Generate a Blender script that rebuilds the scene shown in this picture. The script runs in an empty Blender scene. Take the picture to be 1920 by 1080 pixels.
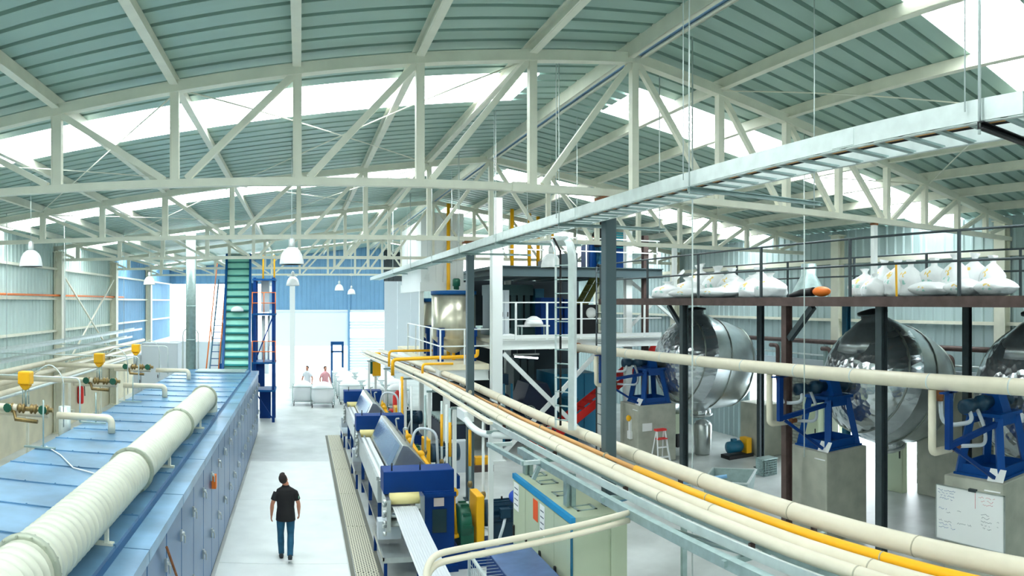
import bpy, math, random
from mathutils import Vector, Matrix, noise
random.seed(7)
SC = bpy.context.scene
COL = SC.collection
PI = math.pi

# ---------------------------------------------------------------- camera, world, exposure
F, PX0, HY, CAMZ = 1303.0, 563.6, 566.0, 5.2      # stitched panorama: cylinder of 1303 px radius, horizon row 566
cam_data = bpy.data.cameras.new('camera')
cam = bpy.data.objects.new('camera', cam_data); COL.objects.link(cam)
cam.location = (0, 0, CAMZ)
cam.rotation_euler = (PI/2, 0, -(960-PX0)/F)
cam_data.type = 'PANO'
cam_data.panorama_type = 'CENTRAL_CYLINDRICAL'
cam_data.central_cylindrical_radius = 1.0
cam_data.central_cylindrical_range_u_min = -960/F
cam_data.central_cylindrical_range_u_max = 960/F
cam_data.central_cylindrical_range_v_min = -(1080-HY)/F
cam_data.central_cylindrical_range_v_max = HY/F
cam_data.clip_end = 400
SC.camera = cam

w = bpy.data.worlds.new('world'); SC.world = w; w.use_nodes = True
bg = w.node_tree.nodes['Background']
bg.inputs[0].default_value = (0.86, 0.95, 1.0, 1); bg.inputs[1].default_value = 6.0
SKY_E = 7.0                                     # daylight through the translucent roof sheets
SC.view_settings.view_transform = 'Standard'
SC.view_settings.look = 'None'
SC.view_settings.gamma = 1
SC.view_settings.exposure = 0.04
SC.view_settings.use_curve_mapping = False
SC.cycles.max_bounces = 8
SC.cycles.diffuse_bounces = 5
SC.cycles.glossy_bounces = 3
SC.cycles.sample_clamp_indirect = 6
SC.cycles.use_denoising = True

# ---------------------------------------------------------------- helpers
def ray(px, py):
    t = (px-PX0)/F
    return Vector((math.sin(t), math.cos(t), (HY-py)/F))
CAM = Vector((0, 0, CAMZ))
def onZ(px, py, z): d = ray(px, py); return CAM + d*((z-CAMZ)/d.z)
def onY(px, py, y): d = ray(px, py); return CAM + d*(y/d.y)
def onX(px, py, x): d = ray(px, py); return CAM + d*(x/d.x)

def mat(name, col, rough=0.6, metal=0.0, bump=0.0, scale=6.0, var=0.0, emit=None, spec=None, alpha=None, stretch=None, bdist=0.02):
    m = bpy.data.materials.new(name); m.use_nodes = True
    nt = m.node_tree; b = nt.nodes['Principled BSDF']
    b.inputs['Base Color'].default_value = (*col, 1)
    b.inputs['Roughness'].default_value = rough
    b.inputs['Metallic'].default_value = metal
    if spec is not None: b.inputs['Specular IOR Level'].default_value = spec
    if emit: b.inputs['Emission Color'].default_value = (*emit[:3], 1); b.inputs['Emission Strength'].default_value = emit[3]
    if alpha is not None: b.inputs['Alpha'].default_value = alpha
    if bump or var:
        tc = nt.nodes.new('ShaderNodeTexCoord'); mp = nt.nodes.new('ShaderNodeMapping')
        nt.links.new(tc.outputs['Object'], mp.inputs[0])
        if stretch: mp.inputs['Scale'].default_value = stretch
        n = nt.nodes.new('ShaderNodeTexNoise'); n.inputs['Scale'].default_value = scale; n.inputs['Detail'].default_value = 5
        nt.links.new(mp.outputs[0], n.inputs['Vector'])
        if var:
            r = nt.nodes.new('ShaderNodeValToRGB')
            r.color_ramp.elements[0].position = .3; r.color_ramp.elements[1].position = .7
            r.color_ramp.elements[0].color = (*[c*(1-var) for c in col], 1)
            r.color_ramp.elements[1].color = (*[min(1, c*(1+var*.5)) for c in col], 1)
            nt.links.new(n.outputs[0], r.inputs[0]); nt.links.new(r.outputs[0], b.inputs['Base Color'])
        if bump:
            bp = nt.nodes.new('ShaderNodeBump'); bp.inputs['Strength'].default_value = bump; bp.inputs['Distance'].default_value = bdist
            nt.links.new(n.outputs[0], bp.inputs['Height']); nt.links.new(bp.outputs[0], b.inputs['Normal'])
    return m

def lin(r, g, b):
    f = lambda c: ((c/255+.055)/1.055)**2.4 if c/255 > .04045 else c/255/12.92
    return (f(r), f(g), f(b))

MT = {}
def mk(k, *a, **kw): MT[k] = mat(k, *a, **kw)
mk('cream', lin(230, 231, 214), .5, var=.08, scale=3)
mk('cream_pipe', lin(224, 217, 194), .4, var=.06, scale=4)
mk('white_steel', lin(232, 238, 236), .45)
mk('white', lin(240, 243, 243), .6)
mk('galv', lin(168, 190, 188), .42, .55, var=.15, scale=9)
mk('galv_light', lin(215, 226, 224), .38, .45, var=.1, scale=7)
mk('roof', lin(162, 190, 180), .45, .12, var=.10, scale=.7, stretch=(.3, 3, 1))
mk('clad', lin(196, 216, 212), .5, .15, var=.06, scale=1.2)
mk('clad_blue', lin(120, 168, 205), .5, .1, var=.06, scale=1.2)
mk('dark_steel', lin(62, 74, 78), .45, .3, var=.15)
mk('grey_paint', lin(72, 92, 97), .5, .1)
mk('brown_steel', lin(92, 74, 70), .55, .2, var=.3, scale=5)
mk('rust', lin(140, 88, 52), .8, var=.4, scale=14)
mk('blue', lin(0, 54, 122), .5, spec=.22, var=.08, scale=3)
mk('blue_bright', lin(0, 70, 142), .5, spec=.25)
mk('blue_lid', lin(10, 80, 138), .5, spec=.25)
mk('teal_blue', lin(20, 100, 130), .4)
mk('yellow', lin(250, 184, 12), .45)
mk('orange', lin(238, 120, 30), .5)
mk('red', lin(222, 40, 34), .5)
mk('green', lin(22, 92, 70), .4, var=.1)
mk('motor', lin(16, 58, 82), .4)
mk('black', lin(16, 18, 22), .5)
mk('rubber', lin(10, 10, 12), .7)
mk('steel', lin(200, 206, 204), .28, .85, var=.12, scale=5)
mk('brass', lin(150, 128, 82), .4, .6, var=.2, scale=20)
mk('concrete', lin(176, 178, 164), .85, bump=.3, var=.22, scale=2.2)
mk('beige_block', lin(228, 222, 196), .85, bump=.3, var=.12, scale=1.5)
mk('cabinet', lin(188, 200, 172), .5, var=.04, scale=2)
mk('paper', lin(238, 240, 238), .7)
mk('plastic_white', lin(236, 240, 242), .35)
mk('ivory', lin(228, 216, 150), .5)
mk('skin', lin(196, 132, 104), .55)
mk('hair', lin(38, 28, 24), .8, bump=.6, scale=60)
mk('shirt', lin(20, 20, 22), .85, bump=.3, scale=12)
mk('jeans', lin(28, 88, 118), .85, bump=.3, var=.25, scale=9)
mk('shoe', lin(40, 48, 52), .7)
mk('tarp_blue', lin(30, 80, 190), .6)
mk('belt_green', lin(150, 220, 200), .45, var=.08, scale=3)
mk('cleat_shade', lin(30, 130, 132), .5)
mk('panel_grey', lin(196, 206, 212), .5)
mk('orange_thin', lin(214, 160, 96), .5)
mk('seam_tan', lin(176, 172, 150), .6)
mk('ground_out', lin(235, 238, 240), .8)

class M:
    def __init__(s): s.v = []; s.f = []; s.sm = []
    def add(s, vs, fs, smooth=False):
        o = len(s.v); s.v += [Vector(v) for v in vs]
        s.f += [tuple(i+o for i in f) for f in fs]; s.sm += [smooth]*len(fs)
        return s
    def box(s, x0, x1, y0, y1, z0, z1):
        v = [(x, y, z) for z in (z0, z1) for y in (y0, y1) for x in (x0, x1)]
        return s.add(v, [(0, 2, 3, 1), (4, 5, 7, 6), (0, 1, 5, 4), (2, 6, 7, 3), (0, 4, 6, 2), (1, 3, 7, 5)])
    def cbox(s, c, d, rz=0):
        m = Matrix.Rotation(rz, 3, 'Z'); c = Vector(c)
        v = [c + m @ Vector((sx*d[0]/2, sy*d[1]/2, sz*d[2]/2)) for sz in (-1, 1) for sy in (-1, 1) for sx in (-1, 1)]
        return s.add(v, [(0, 2, 3, 1), (4, 5, 7, 6), (0, 1, 5, 4), (2, 6, 7, 3), (0, 4, 6, 2), (1, 3, 7, 5)])
    def bar(s, p, q, w, h=None, up=(0, 0, 1)):
        p = Vector(p); q = Vector(q); h = h or w
        d = (q-p).normalized(); u = Vector(up)
        if abs(d.dot(u)) > .98: u = Vector((0, 1, 0))
        a = d.cross(u).normalized(); b = a.cross(d).normalized()
        v = [e + a*sa*w/2 + b*sb*h/2 for e in (p, q) for sa, sb in ((-1, -1), (1, -1), (1, 1), (-1, 1))]
        return s.add(v, [(3, 2, 1, 0), (4, 5, 6, 7), (0, 1, 5, 4), (1, 2, 6, 5), (2, 3, 7, 6), (3, 0, 4, 7)])
    def channel(s, p, q, w, h, t=.012, side=1, up=(0, 0, 1)):      # C section: web + two flanges
        p = Vector(p); q = Vector(q); d = (q-p).normalized(); u = Vector(up)
        if abs(d.dot(u)) > .98: u = Vector((0, 1, 0))
        a = d.cross(u).normalized()*side; b = a.cross(d).normalized()
        if b.dot(u) < 0: b = -b
        s.bar(p, q, t, h, up)
        for k in (-1, 1):
            o = a*w/2 + b*k*(h/2-t/2)
            s.bar(p+o, q+o, w, t, up)
        return s
    def tube(s, pts, r, n=12, cap=True, smooth=True):
        pts = [Vector(p) for p in pts]; R = r if isinstance(r, (list, tuple)) else [r]*len(pts)
        o = len(s.v); prev = None; vs = []; fs = []
        for i, p in enumerate(pts):
            a = pts[max(i-1, 0)]; b = pts[min(i+1, len(pts)-1)]
            d = (b-a).normalized()
            if prev is None:
                u = Vector((0, 0, 1)) if abs(d.z) < .9 else Vector((1, 0, 0))
                x = d.cross(u).normalized()
            else:
                x = (prev - d*prev.dot(d)).normalized()
            prev = x; y = d.cross(x)
            for k in range(n):
                t = 2*PI*k/n; vs.append(p + (x*math.cos(t)+y*math.sin(t))*R[i])
        for i in range(len(pts)-1):
            for k in range(n):
                fs.append((i*n+k, i*n+(k+1) % n, (i+1)*n+(k+1) % n, (i+1)*n+k))
        s.add(vs, fs, smooth)
        if cap:
            L = (len(pts)-1)*n
            s.f += [tuple(o+k for k in reversed(range(n))), tuple(o+L+k for k in range(n))]; s.sm += [False, False]
        return s
    def pipe(s, pts, r, n=12, bend=None):                          # polyline with rounded corners
        return s.tube(rounded(pts, bend or r*2.2), r, n)
    def lathe(s, prof, c=(0, 0, 0), n=24, mtx=None, smooth=True):
        c = Vector(c); vs = []; fs = []
        for r, z in prof:
            for k in range(n):
                t = 2*PI*k/n; v = Vector((r*math.cos(t), r*math.sin(t), z))
                if mtx: v = mtx @ v
                vs.append(c+v)
        m = len(prof)
        for i in range(m-1):
            for k in range(n): fs.append((i*n+k, i*n+(k+1) % n, (i+1)*n+(k+1) % n, (i+1)*n+k))
        o = len(s.v); s.add(vs, fs, smooth)
        s.f += [tuple(o+k for k in reversed(range(n))), tuple(o+(m-1)*n+k for k in range(n))]; s.sm += [False, False]
        return s
    def prism(s, poly, ax, a, b):                                  # poly in the two other axes
        def P(u, v, t): return {'x': (t, u, v), 'y': (u, t, v), 'z': (u, v, t)}[ax]
        n = len(poly); vs = [P(u, v, a) for u, v in poly]+[P(u, v, b) for u, v in poly]
        return s.add(vs, [tuple(range(n)), tuple(reversed(range(n, 2*n)))]+[(i, i+n, (i+1) % n+n, (i+1) % n) for i in range(n)])
    def ell(s, c, r, n=16, m=10, fn=None):
        c = Vector(c); vs = []; fs = []
        for i in range(m+1):
            ph = PI*i/m
            for k in range(n):
                t = 2*PI*k/n; v = Vector((r[0]*math.sin(ph)*math.cos(t), r[1]*math.sin(ph)*math.sin(t), r[2]*math.cos(ph)))
                if fn: v = fn(v)
                vs.append(c+v)
        for i in range(m):
            for k in range(n): fs.append((i*n+k, (i+1)*n+k, (i+1)*n+(k+1) % n, i*n+(k+1) % n))
        return s.add(vs, fs, True)
    def build(s, name, m, parent=None, bevel=0, recalc=True):
        off = Vector(parent.location) if parent else Vector((0, 0, 0))
        if parent and parent.parent: off = off + Vector(parent.parent.location)
        if not parent and s.v:
            # origin at the thing's base
            xs = [v.x for v in s.v]; ys = [v.y for v in s.v]; zs = [v.z for v in s.v]
            off = Vector(((min(xs)+max(xs))/2, (min(ys)+max(ys))/2, min(zs)))
        me = bpy.data.meshes.new(name)
        me.from_pydata([tuple(v-off) for v in s.v], [], s.f)
        me.polygons.foreach_set('use_smooth', s.sm); me.update()
        if recalc:
            import bmesh
            bm = bmesh.new(); bm.from_mesh(me); bmesh.ops.recalc_face_normals(bm, faces=bm.faces); bm.to_mesh(me); bm.free()
        me.materials.append(MT[m] if isinstance(m, str) else m)
        o = bpy.data.objects.new(name, me); COL.objects.link(o)
        if parent: o.parent = parent
        else: o.location = off
        if bevel:
            b = o.modifiers.new('bevel', 'BEVEL'); b.width = bevel; b.segments = 2; b.limit_method = 'ANGLE'
        return o

def rounded(pts, rad, seg=5):
    pts = [Vector(p) for p in pts]; out = [pts[0]]
    for i in range(1, len(pts)-1):
        a, b, c = pts[i-1], pts[i], pts[i+1]
        d1 = (a-b); d2 = (c-b); r = min(rad, d1.length*.45, d2.length*.45)
        p = b+d1.normalized()*r; q = b+d2.normalized()*r
        for k in range(seg+1):
            t = k/seg; out.append(p*(1-t)**2 + b*2*t*(1-t) + q*t*t)
    return out+[pts[-1]]

def tag(o, label, cat, group=None, kind=None):
    o['label'] = label; o['category'] = cat
    if group: o['group'] = group
    if kind: o['kind'] = kind
    return o
def thing(name, label, cat, loc=(0, 0, 0), group=None):
    o = bpy.data.objects.new(name, None); COL.objects.link(o); o.location = loc; o.empty_display_size = .1
    return tag(o, label, cat, group)
def struct(mb, name, m, label=None):
    o = mb.build(name, m); o['kind'] = 'structure'
    if label: o['label'] = label
    return o
def children(o): return [c for c in bpy.data.objects if c.parent == o]
KIDS = {}
def dup(root, loc, label=None, group=None, rz=None):
    if root not in KIDS:
        KIDS[root] = [(c, children(c)) for c in children(root)]
    r = root.copy(); COL.objects.link(r); r.location = loc
    if rz is not None: r.rotation_euler = (0, 0, rz)
    if label: r['label'] = label
    if group: r['group'] = group
    for ch, gr in KIDS[root]:
        c = ch.copy(); COL.objects.link(c); c.parent = r
        for g in gr:
            d = g.copy(); COL.objects.link(d); d.parent = c
    return r
ORD = ['first', 'second', 'third', 'fourth', 'fifth', 'sixth', 'seventh', 'eighth', 'ninth', 'tenth', 'eleventh', 'twelfth']

# ---------------------------------------------------------------- setting: floor, roof, walls
XL, XR, YN, YF = -9.6, 15.7, -13.0, 50.4
RX = 5.0                                         # ridge
def roofz(x): return CAMZ + (3.31+.1144*x if x <= RX else 4.684-.1604*x)+.02
TR = [9.6, 17.77, 25.94, 34.1, 42.3]

def floor_mat():
    m = mat('floor_concrete', lin(208, 214, 212), .38, bump=.12, scale=1.3, var=.16)
    nt = m.node_tree; b = nt.nodes['Principled BSDF']
    ramp = [n for n in nt.nodes if n.type == 'VALTORGB'][0]
    geo = nt.nodes.new('ShaderNodeNewGeometry'); sx = nt.nodes.new('ShaderNodeSeparateXYZ'); nt.links.new(geo.outputs['Position'], sx.inputs[0])
    # fine stains
    n2 = nt.nodes.new('ShaderNodeTexNoise'); n2.inputs['Scale'].default_value = .6; n2.inputs['Detail'].default_value = 8
    nt.links.new(geo.outputs['Position'], n2.inputs['Vector'])
    r2 = nt.nodes.new('ShaderNodeValToRGB'); r2.color_ramp.elements[0].position = .42; r2.color_ramp.elements[1].position = .62
    r2.color_ramp.elements[0].color = (.72, .74, .72, 1)
    nt.links.new(n2.outputs[0], r2.inputs[0])
    mx = nt.nodes.new('ShaderNodeMixRGB'); mx.blend_type = 'MULTIPLY'; mx.inputs[0].default_value = .6
    nt.links.new(ramp.outputs[0], mx.inputs[1]); nt.links.new(r2.outputs[0], mx.inputs[2])
    nt.links.new(mx.outputs[0], b.inputs['Base Color'])
    return m
MT['floor'] = floor_mat()
struct(M().box(XL-.2, XR+.2, YN, YF+.2, -.3, 0), 'floor', 'floor')
struct(M().box(-60, 90, YF+.2, YF+80, -.35, -.05), 'ground', 'ground_out')
struct(M().box(XR+.2, XR+60, -30, YF+.2, -.35, -.05), 'ground', 'ground_out')
struct(M().box(-60, XL-.2, -30, YF+.2, -.35, -.05), 'ground', 'ground_out')
# aisle slab: paler poured strip with saw-cut joints as real grooves between slabs
mk('aisle', lin(232, 238, 234), .45, bump=.1, var=.07, scale=1.8)
a0 = M()
ys = [2.5, 6.2, 9.9, 13.75, 18.2, 22.6]
for i in range(len(ys)-1): a0.box(-1.62, .93, ys[i]+.008, ys[i+1]-.008, 0, .012)
struct(a0, 'floor_aisle', 'aisle')
mk('strip', lin(206, 212, 216), .4, var=.1, scale=6, stretch=(14, .3, 1))
mk('joint', lin(120, 122, 112), .9)
struct(M().box(.955, 1.04, 2.5, 27, 0, .006).box(1.51, 1.58, 2.5, 27, 0, .006), 'trim_1', 'joint')

def deck(x0, x1, y0, y1, pitch=.4):
    m = M(); k0 = math.floor(y0/pitch); prof = []
    y = k0*pitch
    while y < y1+pitch:
        for dy, dz in ((0, 0), (.29, 0), (.294, .1), (.382, .1), (.386, 0)):
            yy = y+dy
            if y0 <= yy <= y1: prof.append((yy, dz))
        y += pitch
    prof = [(y0, prof[0][1])]+prof+[(y1, prof[-1][1])]
    vs = []; fs = []
    for yy, dz in prof: vs += [(x0, yy, roofz(x0+1e-6 if x0 == RX else x0)+.1+dz), (x1, yy, roofz(x1)+.1+dz)]
    for i in range(len(prof)-1): fs.append((2*i, 2*i+1, 2*i+3, 2*i+2))
    n = len(vs); vs2 = [(x, y, z+.004) for x, y, z in vs]
    m.add(vs, fs); m.add(vs2, [tuple(reversed(f)) for f in fs])
    return m
bands = [(11.1+8.17*k, 12.8+8.17*k) for k in range(5)]
segs = []; y = 5.6
for b0, b1 in bands: segs.append((y, b0)); y = b1
segs.append((y, YF+.4))
cl = M(); cr = M()
def merge(a, b): a.add(b.v, b.f)
merge(cl, deck(XL-.4, RX, YN, -5.2)); merge(cl, deck(XL-.4, RX, -3.5, 2.4)); merge(cl, deck(XL-.4, RX, 4.2, 5.6)); merge(cl, deck(RX-1, RX, -5.2, -3.5)); merge(cl, deck(RX-1, RX, 2.4, 4.2))
merge(cr, deck(RX, 6.5, YN, 5.6)); merge(cr, deck(6.5, XR+.4, YN, -5.2)); merge(cr, deck(6.5, XR+.4, -3.5, 4.3))
for s0, s1 in segs:
    merge(cl, deck(XL-.4, RX, s0, s1)); merge(cr, deck(RX, XR+.4, s0, s1))
for b0, b1 in bands:                               # strips beside the ridge stay opaque
    merge(cl, deck(RX-1.0, RX, b0, b1)); merge(cr, deck(RX, RX+.9, b0, b1))
for mm, nm in ((cl, 'ceiling_left'), (cr, 'ceiling_right')):
    o = mm.build(nm, 'roof', recalc=False); o['kind'] = 'structure'
MT['skylight'] = mat('skylight', lin(250, 253, 255), .5, emit=(.93, .98, 1.0, SKY_E))
wi = 1
def skylight(x0, x1, y0, y1):
    global wi
    m = deck(x0, x1, y0, y1)
    o = m.build('window_%d' % wi, 'skylight', recalc=False); o['kind'] = 'structure'; wi += 1
skylight(6.5, XR+.3, 4.3, 5.6); skylight(6.5, XR+.3, -5.2, -3.5); skylight(XL-.3, RX-1, -5.2, -3.5); skylight(XL-.3, RX-1, 2.4, 4.2)  # all but the first are unseen, added to light the near bay
for b0, b1 in bands:
    skylight(XL-.3, RX-1.0, b0, b1); skylight(RX+.9, XR+.3, b0, b1)

def cladding(ax, pos, a, b, z0, z1, m, name, pitch=.33, side=1):
    """trapezoid-ribbed wall sheet; ax 'x' = wall in the plane x = pos running along y"""
    prof = []; t = a
    while t < b:
        for d, h in ((0, 0), (.04, .035), (.09, .035), (.13, 0), (pitch-.001, 0)):
            if t+d <= b: prof.append((t+d, h))
        t += pitch
    prof.append((b, 0)); vs = []; fs = []
    for off in (0, -.004*side):
        base = len(vs)
        for u, h in prof:
            q = pos+side*h+off
            vs += [(q, u, z0), (q, u, z1)] if ax == 'x' else [(u, q, z0), (u, q, z1)]
        for i in range(len(prof)-1): fs.append((base+2*i, base+2*i+1, base+2*i+3, base+2*i+2))
    mm = M(); mm.add(vs, fs)
    o = mm.build(name, m, recalc=False); o['kind'] = 'structure'; return o
# left wall: block plinth, sheet above, opening far along
cladding('y', YN, XL, XR, 0, 9.2, 'clad', 'wall_front')  # unseen end wall, added to cut outside light from behind the camera
struct(M().box(XL-.2, XL, YN, YF, 0, 2.65), 'wall_left_plinth', 'beige_block')
cladding('x', XL, YN, 35, 2.65, 8.1, 'clad', 'wall_left')
cladding('x', XL, 35, YF, 2.65, 8.1, 'clad_blue', 'wall_left_far')
mk('clad_right', lin(176, 198, 200), .5, .15, var=.06, scale=1.2)
cladding('x', XR, YN, 12.6, 0, 7.485, 'clad_right', 'wall_right', side=-1)
cladding('x', XR, 12.6, 15.7, 3.1, 7.485, 'clad_right', 'wall_right_lintel', side=-1)
cladding('x', XR, 15.7, 18.4, 0, 7.485, 'clad_right', 'wall_right_middle', side=-1)
cladding('x', XR, 18.4, 20.8, 3.1, 7.485, 'clad_right', 'wall_right_lintel_far', side=-1)
cladding('x', XR, 20.8, YF, 0, 7.485, 'clad_right', 'wall_right_far', side=-1)
# block plinth of the right wall, brick texture in the material
def brick_mat():
    m = mat('brick_wall', lin(150, 156, 146), .85)
    nt = m.node_tree; b = nt.nodes['Principled BSDF']; tc = nt.nodes.new('ShaderNodeTexCoord')
    sp = nt.nodes.new('ShaderNodeSeparateXYZ'); cb = nt.nodes.new('ShaderNodeCombineXYZ')
    nt.links.new(tc.outputs['Object'], sp.inputs[0]); nt.links.new(sp.outputs['Y'], cb.inputs['X']); nt.links.new(sp.outputs['Z'], cb.inputs['Y'])
    br = nt.nodes.new('ShaderNodeTexBrick'); br.inputs['Scale'].default_value = 2.2
    br.inputs['Color1'].default_value = (*lin(150, 156, 146), 1); br.inputs['Color2'].default_value = (*lin(134, 140, 130), 1); br.inputs['Mortar'].default_value = (*lin(90, 94, 90), 1)
    br.inputs['Mortar Size'].default_value = .02
    nt.links.new(cb.outputs[0], br.inputs['Vector']); nt.links.new(br.outputs['Color'], b.inputs['Base Color'])
    return m
MT['brick'] = brick_mat()
pl = M().box(XR-.25, XR-.05, YN, 12.6, 0, 2.3).box(XR-.25, XR-.05, 16.15, 18.4, 0, 2.9)
struct(pl, 'wall_right_plinth', 'brick')
# far gable wall
cladding('y', YF, -2.3, 6.1, 4.55, 9.2, 'clad_blue', 'wall_back', side=-1)
cladding('y', YF, XL, -2.3, 6.5, 8.6, 'clad_blue', 'wall_back_top', side=-1)
cladding('y', YF, 9.0, XR, 0, 9.0, 'clad', 'wall_back_right', side=-1)
struct(M().box(XL-.1, -2.3, YF+.02, YF+.1, 0, 2.3), 'wall_back_low', 'panel_grey')
pn = M()
for k in range(3): pn.box(6.1+.97*k, 6.1+.97*k+.955, YF-.1, YF, 0, 6.7)
struct(pn, 'wall_back_panels', 'panel_grey')
cladding('y', YF+.02, 6.0, 9.1, 6.7, 9.2, 'dark_steel', 'wall_back_louvre', side=-1)
# translucent roller shutters over the back opening
mk('shutter', lin(205, 220, 236), .5, emit=(.7, .85, 1, .28))
sh = M(); z = 2.0
while z < 4.5:
    sh.box(-2.3, 3.45, YF+.02, YF+.05, z, z+.17); sh.box(-2.3, 3.45, YF+.03, YF+.045, z+.17, z+.2); z += .2
struct(sh, 'window_20', 'shutter')
sh = M(); z = 0.02
while z < 4.5:
    if not (3.7 < z < 4.4 or 2.6 < z < 3.2): sh.box(3.55, 6.1, YF+.02, YF+.05, z, z+.17)
    z += .2
struct(sh, 'window_21', 'shutter')
mk('light_band', (1, 1, 1), .5, emit=(.95, .98, 1, 3))
struct(M().box(3.55, 6.1, YF+.03, YF+.05, 3.75, 4.37).box(3.55, 6.1, YF+.03, YF+.05, 2.62, 3.2), 'window_22', 'light_band')
struct(M().box(3.42, 3.58, YF-.15, YF+.1, 0, 6.8), 'trim_2', 'clad_blue')
struct(M().box(-2.3, 6.1, YF-.12, YF+.0, 4.5, 4.62), 'trim_3', 'white_steel')

# ---------------------------------------------------------------- roof trusses, purlins, bracing, columns
JL = [-9.6, -8.6, -6.9, -5.2, -3.5, -1.75, -.04, 1.67, 3.33, 5.0]
JR = [6.62, 8.08, 9.4, 10.8, 12.06, 13.3, 14.5, 15.6]
JX = JL+JR
BZ = CAMZ+1.66                                     # bottom chord centre
TLAB = ['nearest', 'second nearest', 'third', 'fourth', 'farthest']
def truss(y, i):
    t = thing('roof_truss', 'cream steel roof truss, %s of the five spanning the hall' % ['the nearest and largest', 'second from the camera', 'middle one', 'second from the back wall', 'the farthest'][i], 'roof truss', (RX, y, BZ), 'roof trusses')
    top = lambda x: roofz(x)-.12
    m = M()
    for a, b in ((XL, RX), (RX, XR)):
        for dy in (-.045, .045): m.bar((a, y+dy, top(a)), (b, y+dy, top(b)), .055, .15)
        m.bar((a, y, top(a)-.07), (b, y, top(b)-.07), .16, .015)
        m.bar((a, y, top(a)+.07), (b, y, top(b)+.07), .16, .015)
    m.build('top_chord', 'cream', t)
    m = M()
    for a, b in ((XL, 3.1), (3.1, XR)):
        m.bar((a, y, BZ), (b, y, BZ), .12, .11)
    m.box(3.0, 3.2, y-.075, y+.075, BZ-.07, BZ+.07)
    m.build('bottom_chord', 'cream', t)
    for x in JX[1:-1]:
        wd = .14 if x < -3 else .11
        m = M().bar((x, y, BZ+.05), (x, y, top(x)-.06), wd, .1)
        m.bar((x-wd/2-.005, y, BZ+.05), (x-wd/2-.005, y, top(x)-.06), .012, .13)
        m.build('vertical_strut', 'cream', t)
    for k in range(len(JX)-1):
        a, b = JX[k], JX[k+1]
        if b <= -1.7: p, q = (a, top(a)-.08), (b, BZ+.06)      # leaning towards the column
        elif b <= 5.0: p, q = (b, top(b)-.08), (a, BZ+.06)
        elif b <= 10.9: p, q = (a, top(a)-.08), (b, BZ+.06)
        else: p, q = (b, top(b)-.08), (a, BZ+.06)
        if abs(p[1]-q[1]) < .1: continue
        sx = .16 if q[0] > p[0] else -.16
        M().bar((p[0]+sx*.4, y, p[1]), (q[0]-sx, y, q[1]), .09, .09, up=(0, 1, 0)).build('diagonal_strut', 'cream', t)
    return t
for i, y in enumerate(TR): truss(y, i)

PU = [(x, 'left') for x in JL[1:-1]]+[(x, 'right') for x in JR[:-1]]
nl = len(JL)-2
for k, (x, sd) in enumerate(PU):
    m = M()
    z = roofz(x)-.0
    if abs(x) < .1: w_ = .1
    else: w_ = .1
    m.channel((x, YN, z), (x, YF, z), .07, .19, .02, side=-1 if sd == 'left' else 1)
    m.box(x-.05, x+.05, YN, YF, z-.1, z-.085)
    o = m.build('roof_purlin', 'cream')
    n = (nl-k) if sd == 'left' else (k-nl+1)
    tag(o, 'long cream roof purlin, %s to the %s of the ridge' % (ORD[n-1], sd), 'purlin', 'roof purlins')
rb = thing('ridge_beam', 'doubled cream ridge beam with a strip tinted with blue light between, highest line of the roof', 'beam', (RX, 20, roofz(RX)-.3))
M().channel((RX-.13, YN, roofz(RX)-.02), (RX-.13, YF, roofz(RX)-.02), .08, .24, .02).build('beam', 'cream', rb)
M().channel((RX+.13, YN, roofz(RX)-.02), (RX+.13, YF, roofz(RX)-.02), .06, .2, .02, side=-1).build('beam', 'cream', rb)
mk('ridge_blue_lit', lin(150, 190, 225), .35, .3)  # blue light in the ridge channel, put into the flashing colour
M().box(RX-.05, RX+.09, YN, YF, roofz(RX)-.08, roofz(RX)-.06).build('flashing', 'ridge_blue_lit', rb)
# wind bracing rods under the sheets
def rod(p, q, lab, r=.012, name='bracing_rod', m='cream', group='roof bracing rods'):
    tag(M().tube([p, q], r, 6).build(name, m), lab, 'rod', group)
for bi, (y0, y1) in enumerate([(9.6, 17.77), (17.77, 25.94), (2.0, 9.6)]):
    for sg, (xa, xb) in enumerate([(-7, -1.72), (-1.68, 3.3), (6.6, 12.1)]):
        if bi == 2 and sg < 2: continue
        za, zb = roofz(xa)-.14, roofz(xb)-.14
        w1 = ['over the left side', 'left of the ridge', 'on the right slope'][sg]; w2 = ['past the nearest truss', 'past the second truss', 'before the nearest truss'][bi]
        t = thing('cross_brace', 'thin crossed bracing rods under the roof %s, %s' % (w1, w2), 'brace', ((xa+xb)/2, (y0+y1)/2, min(za, zb)), 'roof bracing rods')
        M().tube([(xa, y0+.1, za), (xb, y1-.1, zb)], .012, 6).build('rod', 'cream', t)
        M().tube([(xb, y0+.1, zb), (xa, y1-.1, za)], .012, 6).build('rod', 'cream', t)

# wall columns
def column(x, y, z1, m, lab, wx=.3, wy=.36, cat='column', name='wall_column', grp='wall columns', capm=None):
    t = thing(name, lab, cat, (x, y, 0), grp)
    s = M()
    s.box(x-wx/2, x-wx/2+.03, y-wy/2, y+wy/2, 0, z1).box(x+wx/2-.03, x+wx/2, y-wy/2, y+wy/2, 0, z1)
    s.box(x-wx/2+.03, x+wx/2-.03, y-.02, y+.02, 0, z1)
    s.build('shaft', m, t)
    M().box(x-wx/2-.06, x+wx/2+.06, y-wy/2-.06, y+wy/2+.06, 0, .03).build('base_plate', m, t)
    M().box(x-wx/2-.05, x+wx/2+.05, y-wy/2-.05, y+wy/2+.05, z1, z1+.03).build('cap_plate', capm or m, t)
    return t
for i, y in enumerate([9.6, 17.77, 25.94, 34.1, 42.3]):
    if i < 2: continue
    column(XL+.22, y, roofz(XL)-.27, 'cream', 'cream steel column on the left wall, %s from the camera' % ['', '', 'nearest one in view', 'second one in view', 'farthest one in view'][i], .34, .4)
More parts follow.
